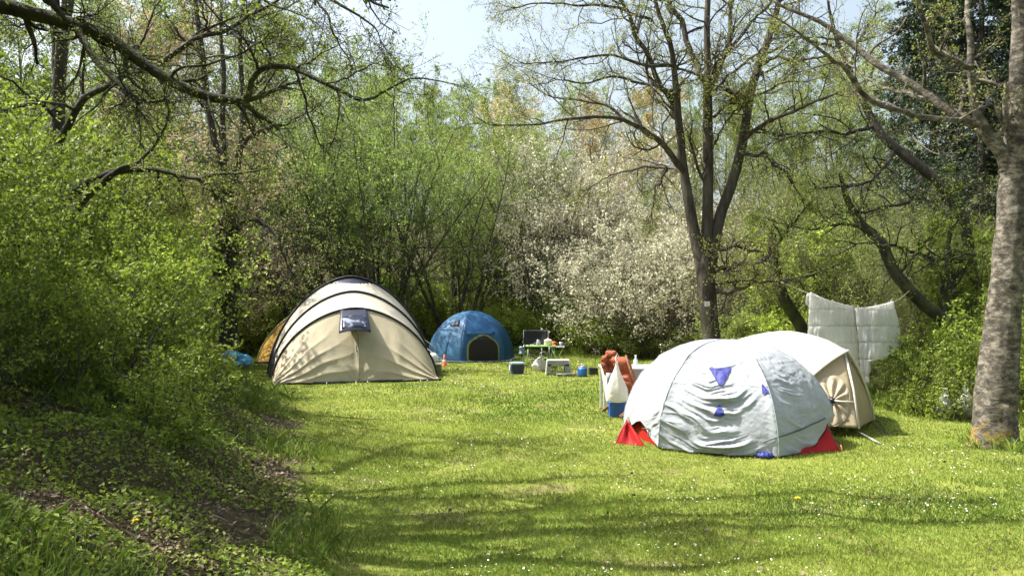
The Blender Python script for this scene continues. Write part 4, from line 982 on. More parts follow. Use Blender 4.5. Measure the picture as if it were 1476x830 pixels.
O = (-3.10, 16.1); LB_ = local(O, math.radians(15))
N_ = 61
tent = thing('dome_tent', 'large beige dome tent with black piping and navy window flap', 'tent', (O[0], O[1], float(ground_h(*O))))
hoops = [arch(1.68, 1.50, .55, .80, N_, 1.8), arch(1.74, 1.86, 1.25, 1.45, N_, 1.78), arch(1.80, 2.20, 1.9, 2.2, N_, 1.75), arch(1.76, 2.10, 2.7, 2.7, N_, 1.8), arch(1.6, 1.55, 3.7, 3.5, N_), arch(1.4, .5, 4.5, 4.2, N_)]


def loft(a, b, n, f, sag=0.0):
    out = np.zeros((n, len(a), 3))
    for i in range(n):
        t = i / (n - 1); q = a * (1 - t) + b * t
        s = 4 * t * (1 - t) * sag; q = q.copy(); q[:, 2] -= s * (q[:, 2] > .1); q[:, 0] *= 1 - s * .5
        out[i] = [f(*p) for p in q]
    return out


# front wall: from the pegged edge (slightly scalloped) up to the first hoop, with folds running from the corners
foot = np.array([(u, -.05 + .05 * math.cos(u * 3), .03 + .03 * abs(math.sin(u * 4.1))) for u in np.linspace(-1.72, 1.72, 221)])
h1 = arch(1.68, 1.50, .55, .80, 221, 1.8)
n_f = 90; A = np.zeros((n_f, 221, 3))
for i in range(n_f):
    t = i / (n_f - 1)
    for j in range(221):
        s = j / 220; p = foot[j] * (1 - t) + h1[j] * t
        uu = (s - .5) * 2
        bul = .10 * math.sin(math.pi * t) * (1 - uu ** 4)
        # pleats fan out from the two lower corners and from the middle seam
        aL = math.atan2(p[2] + .02, p[0] + 1.72); aR = math.atan2(p[2] + .02, 1.72 - p[0]); aM = math.atan2(p[2] + .02, abs(p[0] + .02) + .02)
        wL = math.exp(-((p[0] + 1.72) ** 2 + p[2] ** 2) / 1.7); wR = math.exp(-((1.72 - p[0]) ** 2 + p[2] ** 2) / 1.9); wM = math.exp(-(p[0] ** 2 + p[2] ** 2) / .16)
        fold = (.040 * (1 - abs(math.sin(aL * 17 + 1.0 * nz(p[0] * 1.5, p[2] * 1.5, 1)))) ** 1.3 * wL + .045 * (1 - abs(math.sin(aR * 16 + 1.0 * nz(p[0] * 1.5, p[2] * 1.5, 5)))) ** 1.3 * wR + .022 * (1 - abs(math.sin(aM * 7 + nz(p[0] * 3, p[2] * 3, 2)))) * wM) * min(1, 6 * t + .15) * min(1, 3 * (1 - t))
        fold += .010 * nz(p[0] * 7, p[2] * 2.5, 3) * math.sin(math.pi * t) + .018 * nz(p[0] * 2.2, p[2] * 1.2, 9) * math.sin(math.pi * t)
        crease = .03 * math.exp(-((p[0] + .95) / .12) ** 2) + .03 * math.exp(-((p[0] - .85) / .12) ** 2) + .02 * math.exp(-((p[0]) / .03) ** 2)
        A[i, j] = LB_(p[0], p[1] - bul - fold - crease * math.sin(math.pi * t), p[2])
g = Geo(); g.grid(A); wall = part('front_wall', g, M_beige, tent, solid=.004)
for k, (a, b, mt, nm) in enumerate(((0, 1, M_cream, 'roof_panel'), (1, 2, M_cream, 'roof_panel'), (2, 3, M_navy, 'ridge_panel'), (3, 4, M_cream, 'rear_panel'), (4, 5, M_cream, 'rear_panel'))):
    aa, bb = hoops[a], hoops[b]
    if k in (0, 1):                                   # black skirts on the lower sides
        n = 12; full = loft(aa, bb, n, LB_, .03)
    else: full = loft(aa, bb, 12, LB_, .03)
    if k == 1:
        full = loft(aa, bb, 60, LB_, .03); gg = Geo().grid(full); Vf = gg.V[0]; Qf = gg.Q[0]; cz_ = Vf[Qf].mean(1)[:, 2]; lim = 2.03 + float(ground_h(*O))
        for msk, mt2, nm2 in ((cz_ <= lim, M_cream, 'roof_panel'), (cz_ > lim, M_navy, 'ridge_panel')):
            g = Geo(); g.add(Vf, Qf[msk]); part(nm2, g, mt2, tent, solid=.004)
    elif k == 2:
        g = Geo(); g.grid(full[:, 22:39]); part('ridge_panel', g, M_navy, tent, solid=.004)
        for sl_ in (slice(0, 23), slice(38, 61)):
            g = Geo(); g.grid(full[:, sl_]); part('roof_panel', g, M_cream, tent, solid=.004)
    else:
        g = Geo(); g.grid(full); part(nm, g, mt, tent, solid=.004)
for hoop, rr in ((hoops[0], .022), (hoops[1], .022), (hoops[2], .026)):
    g = Geo(); g.tube(np.array([LB_(u * 1.008, v - .01, z * 1.006 + .004) for u, v, z in hoop]), rr, 8); part('hoop_sleeve', g, M_black, tent)
for s in (-1, 1):                                   # black side skirts
    for a, b in ((0, 1), (1, 2)):
        sl_ = slice(0, 8) if s < 0 else slice(N_ - 8, N_)
        full = loft(hoops[a], hoops[b], 6, LB_, .03)[:, sl_]
        c0 = LB_(0, 1.3, .6); g = Geo(); g.grid(c0 + (full - c0) * 1.012 + np.array([0, 0, -.005])); part('side_skirt', g, M_black, tent, solid=.003)
g = Geo(); g.tube(np.array([LB_(u, -.07, .045) for u in np.linspace(-1.62, 1.68, 30)]), .026, 6); part('ground_hem', g, M_black, tent)
for u in (-.62, -.05, .18, 1.25):
    g = Geo(); g.tube([LB_(u, -.07, .06), LB_(u - .02, -.22, .0)], .008, 6); part('pegging_loop', g, M_rope, tent)
bv = bvh_of(wall)
# navy window flap hanging free of the wall
fl = np.zeros((12, 12, 3)); t0 = P(491, 445.5, 16.82); t1 = P(528, 445, 16.92); b0 = P(488.5, 480, 16.05); b1 = P(534.5, 478.5, 16.2)
for i in range(12):
    for j in range(12):
        u, v = i / 11, j / 11
        q = (t0 * (1 - v) + t1 * v) * (1 - u) + (b0 * (1 - v) + b1 * v) * u
        fl[i, j] = q + np.array([0, .0, .05 * u * math.sin(math.pi * v) + .05 * math.sin(math.pi * u)])
g = Geo(); g.grid(fl); flap = part('window_flap', g, M_navy, tent, solid=.006)
g = Geo(); g.grid(fl[5:11, 1:11] + np.array([0, -.012, .006])); part('window_film', g, M_glare, tent, solid=.002)  # pale blotches in the colour imitate a reflection on the dark film
g = Geo(); g.tube(fl[-1], .010, 6); part('flap_rod', g, M_black, tent)
g = Geo(); g.tube(line_on(bv, [(516, 482), (517, 515), (518, 549)], 16, .008), .009, 6); part('zip_seam', g, surf('sand zip tape', (.30, .26, .18), None, 20, .8), tent)
g = Geo(); q = line_on(bv, [(513, 496), (515, 505)], 4, .012); g.grid(np.array([[hit(bv, 513, 496, .012)] * 2, [hit(bv, 514, 507, .012), hit(bv, 518, 508, .012)]])); part('vent_flap', g, M_navy, tent)
g = Geo()
for a, b in (((398, 516), (392, 548)), ((402, 518), (399, 545))): g.tube([P(a[0], a[1], 16.6), P(b[0], b[1], 16.1)], .012, 6)
part('side_strap', g, M_rope, tent)

# yellow tent half hidden behind it
O2 = (-5.80, 22.0); L2 = local(O2, math.radians(12))
t2 = thing('small_tent', 'yellow orange tent half hidden behind the left side of the beige tent', 'tent', (O2[0], O2[1], float(ground_h(*O2))))
for a, b, mt, nm in (((1.15, .05, -1.0, -1.0), (1.15, 1.34, -.1, 0), M_yel2, 'front_wall'), ((1.15, 1.34, -.1, 0), (1.1, 1.3, 1.4, 1.3), M_yel2, 'roof_panel'), ((1.1, 1.3, 1.4, 1.3), (.9, .1, 2.3, 2.3), M_yel2, 'rear_wall')):
    full = loft(arch(a[0], a[1], a[2], a[3], 31, 1.5), arch(b[0], b[1], b[2], b[3], 31, 1.5), 14, L2, .03)
    g = Geo(); g.grid(full); part(nm, g, mt, t2, solid=.004)
g = Geo(); g.tube(np.array([L2(*p) for p in arch(1.17, 1.35, -.1, 0, 31, 1.5)]), .022, 6); part('hoop_sleeve', g, cloth('pale yellow edge', (.6, .55, .3)), t2)
g = Geo(); g.tube(np.array([L2(u, -1.02, .05) for u in np.linspace(-1.15, 1.15, 10)]), .028, 6); part('ground_hem', g, M_black, t2)

# ------------------------------------------------------------------ hexagonal dome helper
def dome(c, R, Ht, ridge0, nth, nz_, zbot, p=2.1, flat=.75, disp=None, sides=6):
    th = np.linspace(0, 2 * np.pi, nth + 1); A = np.zeros((nz_, nth + 1, 3)); w = 2 * np.pi / sides
    for j, a in enumerate(th):
        rel = (a - ridge0) % w - w / 2
        k = math.cos(w / 2) / math.cos(rel); k = 1 + (k - 1) * flat
        zb = zbot(a)
        for i in range(nz_):
            t = i / (nz_ - 1); z = zb + (Ht - zb) * (math.sin(t * math.pi / 2) ** 1.0)
            rr = R * max(0, 1 - (z / Ht) ** p) ** (1 / p) * k
            d = disp(a, z, rel / (w / 2), rr) if disp else 0
            A[i, j] = (c[0] + (rr + d) * math.cos(a), c[1] + (rr + d) * math.sin(a), c[2] + z + (d * .5 if z > .8 * Ht else 0))
    return A


# blue dome tent
cB = (-1.13, 22.25); zB = float(ground_h(*cB))
tb = thing('igloo_tent', 'blue igloo tent with dark open net door, farthest tent', 'tent', (cB[0], cB[1], zB))
r0 = math.radians(-101)
Ab = dome((cB[0], cB[1], zB), 1.27, 1.33, r0, 144, 40, lambda a: .02, 1.95, .8, lambda a, z, f, rr: .012 * nz(math.cos(a) * 4, math.sin(a) * 4, z * 5) + .01 * math.sin(12 * z + 9 * f) * max(0, .5 - z))
per = 24; lab = {0: M_blue_shade}
st = int(round((r0 % (2 * math.pi)) / (2 * math.pi) * 144))
for k in range(6):
    idx = [(st + k * per + q) % 144 for q in range(per + 1)]
    g = Geo(); g.grid(Ab[:, idx]); part('tent_panel', g, M_blue_shade if k in (0, 1) else M_blue, tb, solid=.003)  # right-hand panels carry their shade in a deeper blue of the same cloth
BASE_D[0] = 21.5
bvb = BVHTree.FromPolygons([Vector(v) for v in Ab.reshape(-1, 3)], [list(map(int, q)) for q in Geo().grid(Ab).Q[0]])
def arc_patch(bv, cx, base, w, h, off, n=14):
    A = np.zeros((n, n, 3))
    for i in range(n):
        v = i / (n - 1); hw = w * (1 - max(0, (v - .45) / .55) ** 2.6 * .45) * (1 if v < .97 else .93)
        for j in range(n):
            u = (j / (n - 1) * 2 - 1); rr_ = h * v * (1 - .13 * u * u * v)
            A[i, j] = hit(bv, cx + u * hw, base - rr_, off)
    return A
g = Geo(); g.grid(arc_patch(bvb, 696, 520.5, 23.5, 39, .010)); part('door_trim', g, M_net2, tb)
g = Geo(); g.grid(arc_patch(bvb, 696.5, 520.5, 21, 36.5, .016)); part('door_net', g, M_net, tb)  # near-black colour stands in for the dark tent interior behind the net
g = patch(bvb, [(673, 480), (712, 480), (712, 483.5), (673, 483.5)], 8, .05); part('awning_roll', g, M_blue_shade, tb, solid=.03)
g = patch(bvb, [(649, 469), (663, 461), (662, 470), (650, 469.5)], 6, .02); part('vent_hood', g, M_dblue, tb, solid=.01)
g = Geo(); g.tube(line_on(bvb, [(649, 482), (645, 497), (640, 520)], 12, .006), .008, 5); part('zip_seam', g, M_dblue, tb)
A2 = dome((cB[0], cB[1], zB + .015), 1.36, .02, r0, 60, 3, lambda a: .0, 2, .8); g = Geo(); g.grid(A2); part('groundsheet', g, surf('pale groundsheet', (.45, .52, .6), (.2, .3, .42), 5, .5), tb)

# ------------------------------------------------------------------ grey covered dome tent in front
cG = (2.60, 9.70); zG = float(ground_h(*cG))
tg = thing('covered_tent', 'dome tent under a creased silver grey cover with royal blue patches', 'tent', (cG[0], cG[1], zG))
rg = math.radians(-80)


def bump_at(a, deg, wd): 
    d = (a - math.radians(deg) + math.pi) % (2 * math.pi) - math.pi
    return math.exp(-(d / math.radians(wd)) ** 2)


def zb_g(a): return .03 + .31 * bump_at(a, -18, 23) + .22 * bump_at(a, 192, 19) + .04 * bump_at(a, 60, 50)


def disp_g(a, z, f, rr):
    x = math.cos(a); y = math.sin(a)
    wv = (1 - f * f)
    ph = z * 40 - 9.0 * (f * f) + 3.4 * f * nz(z * 2.2, 5, 5) + 4.0 * nz(a * 1.6, z * 2.4, 3) + 1.2 * nz(a * 6, z * 4, 7)
    front = .10 + .90 * bump_at(a, -112, 38)
    low = min(1, max(0, (1.12 - z) / .4))
    amp = max(0, .95 + 2.4 * nz(a * 2.2, z * 4.2, 12))
    sharp = (1 - abs(math.sin(ph / 2 + .4))) ** 2.0 + .5 * (1 - abs(math.sin(ph * .83 + 2.2 * nz(a * 3, z * 2, 21)))) ** 2.4 + .42 * (1 - abs(math.sin(ph * 1.3 + 3.2 * nz(a * 4, z * 3, 31)))) ** 2.5
    swag = sharp * (.040 * amp * low * front * (.3 + .7 * wv))
    fine = (.012 * nz(x * 5, y * 5, z * 7 + 3) + .008 * abs(nz(x * 9 + z * 3, y * 9, z * 14)) * 2) * (1 if z > .75 else .45) + .018 * nz(x * 2.3, y * 2.3, z * 2 + 8)
    r2 = max(0, 1 - abs(abs(f) - 1) * 9) * .02          # ridge over the pole
    side = .02 * math.sin(18 * (z * .8 + f * .45)) * bump_at(a, -45, 25) * .5
    return (swag + fine + r2 + side * low) * min(1, rr / .5)


Ag = dome((cG[0], cG[1], zG), 1.25, 1.21, rg, 420, 190, zb_g, 2.15, .75, disp_g)
g = Geo(); g.grid(Ag); cov = part('cover', g, M_silver, tg, solid=.004)
Ai = dome((cG[0], cG[1], zG), 1.17, 1.12, rg, 90, 20, lambda a: 0, 2.15, .75); g = Geo(); g.grid(Ai); part('inner_tent', g, M_red, tg)
bvg = bvh_of(cov); BASE_D[0] = 9.3
def tri_patch(bv, a, b, c, off=.012, n=8):
    return patch(bv, [a, b, c, c], n, off)
for k in (0, -1, -2, 1):
    j = int(round(((rg + k * math.pi / 3) % (2 * math.pi)) / (2 * math.pi) * 420)); col = Ag[::4, j] + np.array([math.cos(rg + k * math.pi / 3), math.sin(rg + k * math.pi / 3), .3]) * .003
    g = Geo(); g.tube(col[:-1], .0045, 5); part('ridge_seam', g, M_silver, tg)
g = patch(bvg, [(1022, 531), (1055, 530), (1041, 557), (1036, 556)], 12, .012); part('vent_patch', g, M_royal, tg)
g = patch(bvg, [(1036, 584), (1038, 584), (1046, 599), (1029, 598)], 10, .012); part('vent_patch', g, M_royal, tg)
g = patch(bvg, [(1098, 553), (1101, 555), (1109, 566), (1099, 569)], 8, .012); part('vent_patch', g, M_royal, tg)
g = Geo()
for i in range(6): pass
yb = [(1066, 658), (1082, 659), (1102, 662), (1118, 661), (1132, 658)]
bl_ = np.array([G(a, b) for a, b in yb]); bl_[:, 2] = ground_h(bl_[:, 0], bl_[:, 1]) + .028
c_ = catmull(bl_, 40); inner = c_ + np.array([0, .14, .02]); top_ = c_ + np.array([0, .05, .035]) + np.array([[0, 0, .012 * math.sin(k * 1.7)] for k in range(40)])
g.grid(np.stack([c_, top_, inner])); part('groundsheet', g, M_royal, tg, solid=.006)
for pts in ((P(1187, 603, 9.28), G(1212, 650), G(1140, 657)), (P(903, 603, 9.35), G(886, 641), G(932, 646))):
    a, b, c = pts; n = 12; A = np.zeros((n, n, 3))
    for i in range(n):
        for j in range(n):
            u, v = i / (n - 1), j / (n - 1); q = a * (1 - u) + (b * (1 - v) + c * v) * u
            A[i, j] = q + np.array([0, -.03 * math.sin(math.pi * u) * math.sin(v * 9), 0])
    g = Geo(); g.grid(A); part('red_wing', g, M_red, tg, solid=.004)
for ln in ([(1188, 603), (1150, 620), (1100, 637)], [(906, 600), (912, 618), (909, 634)]):
    g = Geo(); g.tube(line_on(bvg, ln, 14, .012), .007, 5); part('strap', g, M_ropeg, tg)
for a, b in ((P(1188, 603, 9.2), G(1212, 652)), (P(905, 600, 9.3), G(885, 641)), (P(916, 585, 9.2), G(889, 638))):
    b[2] = .02; g = Geo(); g.tube([a, b], .004, 5); part('guy_line', g, M_ropeg if a[0] > 2 else M_rope, tg)
g = Geo(); q = G(1212, 650); g.tube([q + [0, 0, .07], q + [.02, -.02, -.03]], .006, 6); part('peg', g, M_orange, tg)

# ------------------------------------------------------------------ white tent behind it
B_ = P(1222, 505, 10.0); E_ = np.array([4.82, 10.62, .07]); Cc = P(1238, 619, 9.66); Lf = np.array([3.25, 9.95, .13])
tw = thing('canvas_tent', 'white canvas tent with round gathered window in its sand coloured end wall', 'tent', (4.1, 10.9, float(ground_h(4.1, 10.9))))
def hoop3(L, Tp, Rr, bulL, bulR, n=41):
    q = []
    for k in range(n):
        s = k / (n - 1)
        if s < .5:
            t = s * 2; p = L * (1 - t) + Tp * t + bulL * 4 * t * (1 - t)
        else:
            t = s * 2 - 1; p = Tp * (1 - t) + Rr * t + bulR * 4 * t * (1 - t)
        q.append(p)
    return np.array(q)
HP = [hoop3(Lf, B_, E_, np.array([-.02, 0, .10]), np.array([.05, 0, .03])),
      hoop3(np.array([2.85, 10.45, .0]), P(1165, 482, 10.9), np.array([4.95, 11.3, .0]), np.array([-.30, 0, .28]), np.array([.25, 0, .22])),
      hoop3(np.array([2.6, 11.2, .0]), P(1130, 478, 11.5), np.array([4.7, 12.0, .0]), np.array([-.34, 0, .3]), np.array([.28, 0, .24])),
      hoop3(np.array([2.7, 12.0, .0]), P(1110, 492, 12.2), np.array([4.2, 12.6, .0]), np.array([-.28, 0, .25]), np.array([.25, 0, .2])),
      hoop3(np.array([3.0, 12.8, .0]), np.array([3.5, 12.95, .25]), np.array([3.9, 13.0, .0]), np.array([-.05, 0, .05]), np.array([.05, 0, .05]))]
K_ = 40; R_ = np.zeros((K_, 41, 3))
for j in range(41): R_[:, j] = catmull(np.array([h[j] for h in HP]), K_)
for i in range(K_):
    for j in range(41): R_[i, j, 2] += .012 * nz(R_[i, j, 0] * 3, R_[i, j, 1] * 3, 2)
g = Geo(); g.grid(R_); part('roof', g, M_white, tw, solid=.005)
# end wall, left of the fold line and right of it
def wallgrid(p00, p01, p10, p11, n=24, bul=.0):
    A = np.zeros((n, n, 3))
    for i in range(n):
        for j in range(n):
            u, v = i / (n - 1), j / (n - 1)
            A[i, j] = (p00 * (1 - v) + p01 * v) * (1 - u) + (p10 * (1 - v) + p11 * v) * u + np.array([0, .012 * nz(u * 3, v * 3, 4), 0])
    return A
ins = np.array([-.015, .05, -.03])
front = HP[0]
A = np.zeros((24, 21, 3))
for j in range(21):
    s = j / 20; top = front[j] + ins; bot = Lf * (1 - s) + (Cc) * s; bot = bot + np.array([0, 0, .02])
    for i in range(24):
        t = i / 23; A[i, j] = bot * (1 - t) + top * t
g = Geo(); g.grid(A); we = part('end_wall', g, M_tan, tw, solid=.004)
A = np.zeros((24, 21, 3))
for j in range(21):
    s = j / 20; top = front[20 + j] + ins * (1 - s); bot = Cc * (1 - s) + E_ * s + np.array([0, 0, .02])
    for i in range(24): A[i, j] = bot * (1 - i / 23) + top * i / 23
g = Geo(); g.grid(A); part('side_wall', g, M_tan, tw, solid=.004)
g = Geo(); g.tube(np.array([B_ + ins, (B_ + Cc) / 2 + [0, -.01, 0], Cc + [0, -.005, .01]]), .014, 8); part('corner_seam', g, M_white, tw)
g = Geo(); g.tube(front, .016, 8); part('roof_hem', g, M_white, tw)
bvw = bvh_of(we); BASE_D[0] = 9.9
# round iris window: pleats from the rim to a knotted hub
hub = np.array([1199., 578.]); n = 96; m_ = 10; A = np.zeros((m_, n + 1, 3))
for j in range(n + 1):
    a = j / n * 2 * math.pi
    for i in range(m_):
        t = i / (m_ - 1); rx, ry = 26 * (1 - t) + 3 * t, 37 * (1 - t) + 3 * t
        off = .010 + .045 * math.sin(math.pi * (1 - t) * .5) * 0 + .035 * t + .022 * (1 - t) * t * 4 * (math.sin(a * 11 + 2 * math.sin(a * 2)) + .5 * nz(a * 3, t * 3, 1))
        h = hit(bvw, hub[0] + rx * math.cos(a), hub[1] + ry * math.sin(a), off)
        A[i, j] = h if h is not None else A[i - 1, j] if i else A[i, j - 1]
g = Geo(); g.grid(A); ww = part('iris_window', g, M_tan2, tw, solid=.003)
rim = A[0]; g = Geo(); g.tube(rim, .006, 6); o = part('rim', g, M_tan, ww)
g = Geo(); hc = hit(bvw, 1199, 578, .05); g.lathe([(0, .03), (.03, .02), (.035, 0), (.03, -.03), (0, -.035)], hc, 12); part('knot', g, M_navy, ww)
g = Geo(); g.tube([hc + [.0, -.02, 0], hc + [.09, -.04, -.012], hc + [.26, -.03, -.02]], .010, 6); part('cord', g, M_white, ww)
g = Geo()
for a, b in (((1229, 593), (1236, 607)), ((1222, 605), (1236, 608))):
    g.tube([hit(bvw, a[0] - 2, a[1], .01) if hit(bvw, a[0] - 2, a[1], .01) is not None else P(a[0], a[1], 9.75), P(b[0] - 2, b[1], 9.73)], .006, 5)
part('pull_strap', g, M_pole, tw)
g = Geo(); a, b = P(1238, 622, 9.7), G(1270, 641); b[2] = .01; g.tube([a, b], .010, 6); part('corner_pole', g, M_alu, tw)
g = Geo(); g.tube([P(1262, 606, 10.5), P(1268, 608, 10.4), G(1281, 631)], .010, 6); g.tube([P(1262, 612, 10.5), G(1277, 634)], .008, 6); part('side_pole', g, M_pole, tw)

# ------------------------------------------------------------------ quilts on the line
rope = catmull(np.array([P(1122, 405, 15.6), P(1167, 423, 12.8), P(1232, 443, 12.6), P(1289, 434, 12.8), P(1312, 418, 13.35)]), 30)
g = Geo(); g.tube(rope, .006, 5); me = g.mesh('clothes_line', True); me.materials.append(M_rope)
tag(link(bpy.data.objects.new('clothes_line', me)), 'thin sagging clothes line strung between the broken tree and the leaning tree', 'clothes line')
def quilt(x0, x1, y0, y1, bot, label, name='quilt', dep=12.7, bot_pts=None):
    nn, mm = 90, 80; A = np.zeros((mm, nn, 3))
    for j in range(nn):
        u = j / (nn - 1); px = x0 + (x1 - x0) * u
        ty = y0 + (y1 - y0) * u + 2.0 * math.sin(math.pi * u); by = np.interp(u, [b[0] for b in bot], [b[1] for b in bot])
        sk = np.interp(u, [b[0] for b in bot], [b[2] for b in bot])
        for i in range(mm):
            t = i / (mm - 1); py = ty + (by - ty) * t; ppx = px + sk * t
            hz = (py - 422) / 24.0; band = abs((hz % 1) - .5) * 2
            d = .022 * (1 - band ** 6) + .012 * math.sin(u * 26 + 1.5 * math.sin(t * 3)) * (.3 + .7 * t) + .014 * nz(u * 22, t * 7, 1) + .030 * nz(u * 3, t * 2, 4) + .10 * math.sin(u * 4.0) * t
            A[i, j] = P(ppx, py, dep - d)
    root = thing(name, label, 'quilt', tuple(P((x0 + x1) / 2, max(b[1] for b in bot), dep)))
    g = Geo(); g.grid(A); part('quilt_face', g, M_quilt, root, solid=.03)
    B2 = A[:int(mm * .22)].copy(); B2[:, :, 1] = 2 * A[0, 0, 1] + .02 - B2[:, :, 1] + .07
    B2[0] = A[0] + [0, .012, 0]
    g = Geo(); g.grid(B2); part('quilt_back', g, M_quilt, root, solid=.03)
quilt(1167, 1231, 422, 442, [(0, 505, -4), (.45, 530, 1), (.8, 540, 6), (1, 542, 8)], 'white quilted blanket hanging on the line, the left one beside the white tent')
quilt(1233, 1288, 444, 434, [(0, 534, 8), (.12, 551, 8), (.32, 551, 2), (.42, 522, -4), (.6, 518, 4), (1, 496, 12)], 'white quilted blanket hanging on the line, the right one with a pointed hanging corner', dep=12.65)
bpy.context.view_layer.update()

# pegs on the line
for k, (px, py, dp, lab) in enumerate(((1170, 422, 12.76, 'outermost left'), (1200, 433, 12.69, 'middle of the left quilt'), (1229, 442, 12.62, 'right end of the left quilt'), (1237, 442.5, 12.6, 'left end of the right quilt'), (1262, 439.5, 12.68, 'middle of the right quilt'), (1285, 434, 12.76, 'outermost right'))):
    q = rope[np.argmin(np.hypot((rope[:, 0] / rope[:, 1] * F + CX) - px, 0))]
    q = P(px, HY - (q[2] - H) / q[1] * F, q[1])
    rt = thing('clothes_peg', 'small wooden clothes peg gripping a quilt on the line, ' + lab, 'clothes peg', tuple(q), 'pegs on the clothes line')
    g = Geo()
    g.box(q + [0, -.014, .006], (.011, .007, .07), rx=.10); part('peg_leg', g, M_rope, rt, smooth=False)
    g = Geo(); g.box(q + [0, .016, .006], (.011, .007, .07), rx=-.10); part('peg_leg', g, M_rope, rt, smooth=False)
# guy lines of the beige and blue tents
def guy(root, a, b, mat):
    b = np.array([b[0], b[1], float(ground_h(b[0], b[1]))])
    g = Geo(); g.tube([a, b + [0, 0, .03]], .0035, 5); part('guy_line', g, mat, root)
    g = Geo(); g.tube([b + [0, 0, .07], b + [0, 0, -.05]], .006, 6); part('peg', g, M_alu, root)
h_ = hoops[0]; guy(tent, LB_(*h_[50]), LB_(2.25, .15, 0), M_rope); guy(tent, LB_(*hoops[1][50]), LB_(2.5, 1.3, 0), M_rope)
# ------------------------------------------------------------------ small things by the blue tent
def gz(x, y): return float(ground_h(x, y))


def at(px, py):
    q = G(px, py); q[2] = gz(q[0], q[1]); return q


def rbox(name, mat, root, c, size, rz=0, bevel=.012, taper=1.0, world=True):
    g = Geo(); g.box(c, size, rz, taper=taper); return part(name, g, mat, root, smooth=False, bevel=bevel)


# beach ball-like helmet on olive box behind the beige tent's right corner
q = at(626, 541); q[2] -= .0
bx = thing('canvas_box', 'olive green box with pale lid by the right corner of the beige tent', 'box', tuple(q))
rbox('body', M_olive, bx, q + [0, 0, .12], (.30, .25, .24)); rbox('lid', surf('pale lid', (.55, .55, .42), None, 6, .6), bx, q + [0, 0, .255], (.33, .28, .03))
b_ = thing('ball', 'white and dark red ball resting on the olive box', 'ball', tuple(q + [-.03, 0, .271]))
R0 = .115; A = np.zeros((16, 33, 3)); c0 = q + [-.03, 0, .271 + R0]
for i in range(16):
    f = math.pi * i / 15
    for j in range(33):
        t = 2 * math.pi * j / 32; A[i, j] = c0 + R0 * np.array([math.sin(f) * math.cos(t), math.sin(f) * math.sin(t), math.cos(f)])
M_dred = surf('ball dark red', (.28, .04, .05), None, 6, .4)
for k in range(4):
    g = Geo(); g.grid(A[:, k * 8:(k + 1) * 8 + 1]); part('ball_panel', g, (M_pale, M_dred, M_pale, M_pale)[(k + 1) % 4], b_)
q = at(640.5, 527.5)
cn = thing('marker_cone', 'small orange cone standing before the blue tent', 'cone', tuple(q))
g = Geo(); g.lathe([(.0, .02), (.085, .021), (.075, .03), (.05, .10), (.03, .20), (.012, .29), (.0, .292)], q, 18); part('cone_body', g, M_orange, cn)
g = Geo(); g.lathe([(.052, .10), (.054, .105), (.038, .165), (.036, .166)], q, 18); part('pale_band', g, surf('pale pink band', (.75, .55, .5), None, 6, .5), cn)
rbox('cone_foot', M_orange, cn, q + [0, 0, .012], (.20, .20, .022), bevel=.006)

# blue cool box
q = at(745, 538)
cb = thing('cool_box', 'dark blue cool box with grey lid standing on the lawn left of the green table', 'cool box', tuple(q))
rbox('body', M_dblue, cb, q + [0, 0, .11], (.27, .20, .22), .25, taper=1.06); rbox('lid', surf('grey blue lid', (.30, .38, .48), None, 6, .5), cb, q + [0, 0, .24], (.31, .235, .045), .25)
g = Geo(); g.tube([q + [-.155, -.03, .20], q + [-.165, -.10, .12], q + [-.14, -.14, .03]], .012, 6); part('carrying_handle', g, surf('pale handle', (.55, .6, .65), None, 6, .5), cb)
rbox('front_label', surf('pale blue label', (.5, .6, .68), None, 9, .5), cb, q + [-.085, -.118, .11], (.05, .006, .17), .25, .001)

# black camp chair
q = at(771, 534); q[1] += 1.0; q[0] = (773 - CX) / F * q[1]; q[2] = gz(q[0], q[1])
ch = thing('camp_chair', 'black folding camp chair behind the green table', 'chair', tuple(q))
def sheet(p00, p01, p10, p11, sag=(0, 0, 0), n=12):
    A = np.zeros((n, n, 3)); p00, p01, p10, p11 = map(np.array, (p00, p01, p10, p11))
    for i in range(n):
        for j in range(n):
            u, v = i / (n - 1), j / (n - 1); A[i, j] = (p00 * (1 - v) + p01 * v) * (1 - u) + (p10 * (1 - v) + p11 * v) * u + np.array(sag) * math.sin(math.pi * v) * (.4 + .6 * math.sin(math.pi * u))
    g = Geo(); g.grid(A); return g
M_chair = surf('black polyester', (.004, .0045, .006), (.006, .006, .008), 12, .7)
part('backrest', sheet(q + [-.29, .20, .46], q + [.29, .20, .46], q + [-.31, .30, .92], q + [.31, .30, .92], (0, .05, 0)), M_chair, ch, solid=.02)
part('seat', sheet(q + [-.28, -.22, .42], q + [.28, -.22, .42], q + [-.27, .22, .38], q + [.27, .22, .38], (0, 0, -.05)), M_chair, ch, solid=.02)
for s in (-1, 1):
    g = Geo(); g.tube([q + [s * .33, -.25, .62], q + [s * .33, 0, .63], q + [s * .33, .24, .62]], .022, 8); part('armrest', g, M_chair, ch)
    g = Geo(); g.tube([q + [s * .31, -.24, .02], q + [s * .31, -.24, .61]], .011, 6); part('front_leg', g, M_alu, ch)
    g = Geo(); g.tube([q + [s * .31, .22, .02], q + [s * .31, .23, .6], q + [s * .31, .30, .92]], .011, 6); part('rear_leg', g, M_pole, ch)
for y_ in (-.24, .22):
    g = Geo(); g.tube([q + [-.31, y_, .03], q + [.29, y_, .40]], .009, 6); part('cross_brace', g, M_pole, ch); g = Geo(); g.tube([q + [.31, y_ + .02, .03], q + [-.29, y_ + .02, .40]], .009, 6); part('cross_brace', g, M_pole, ch)

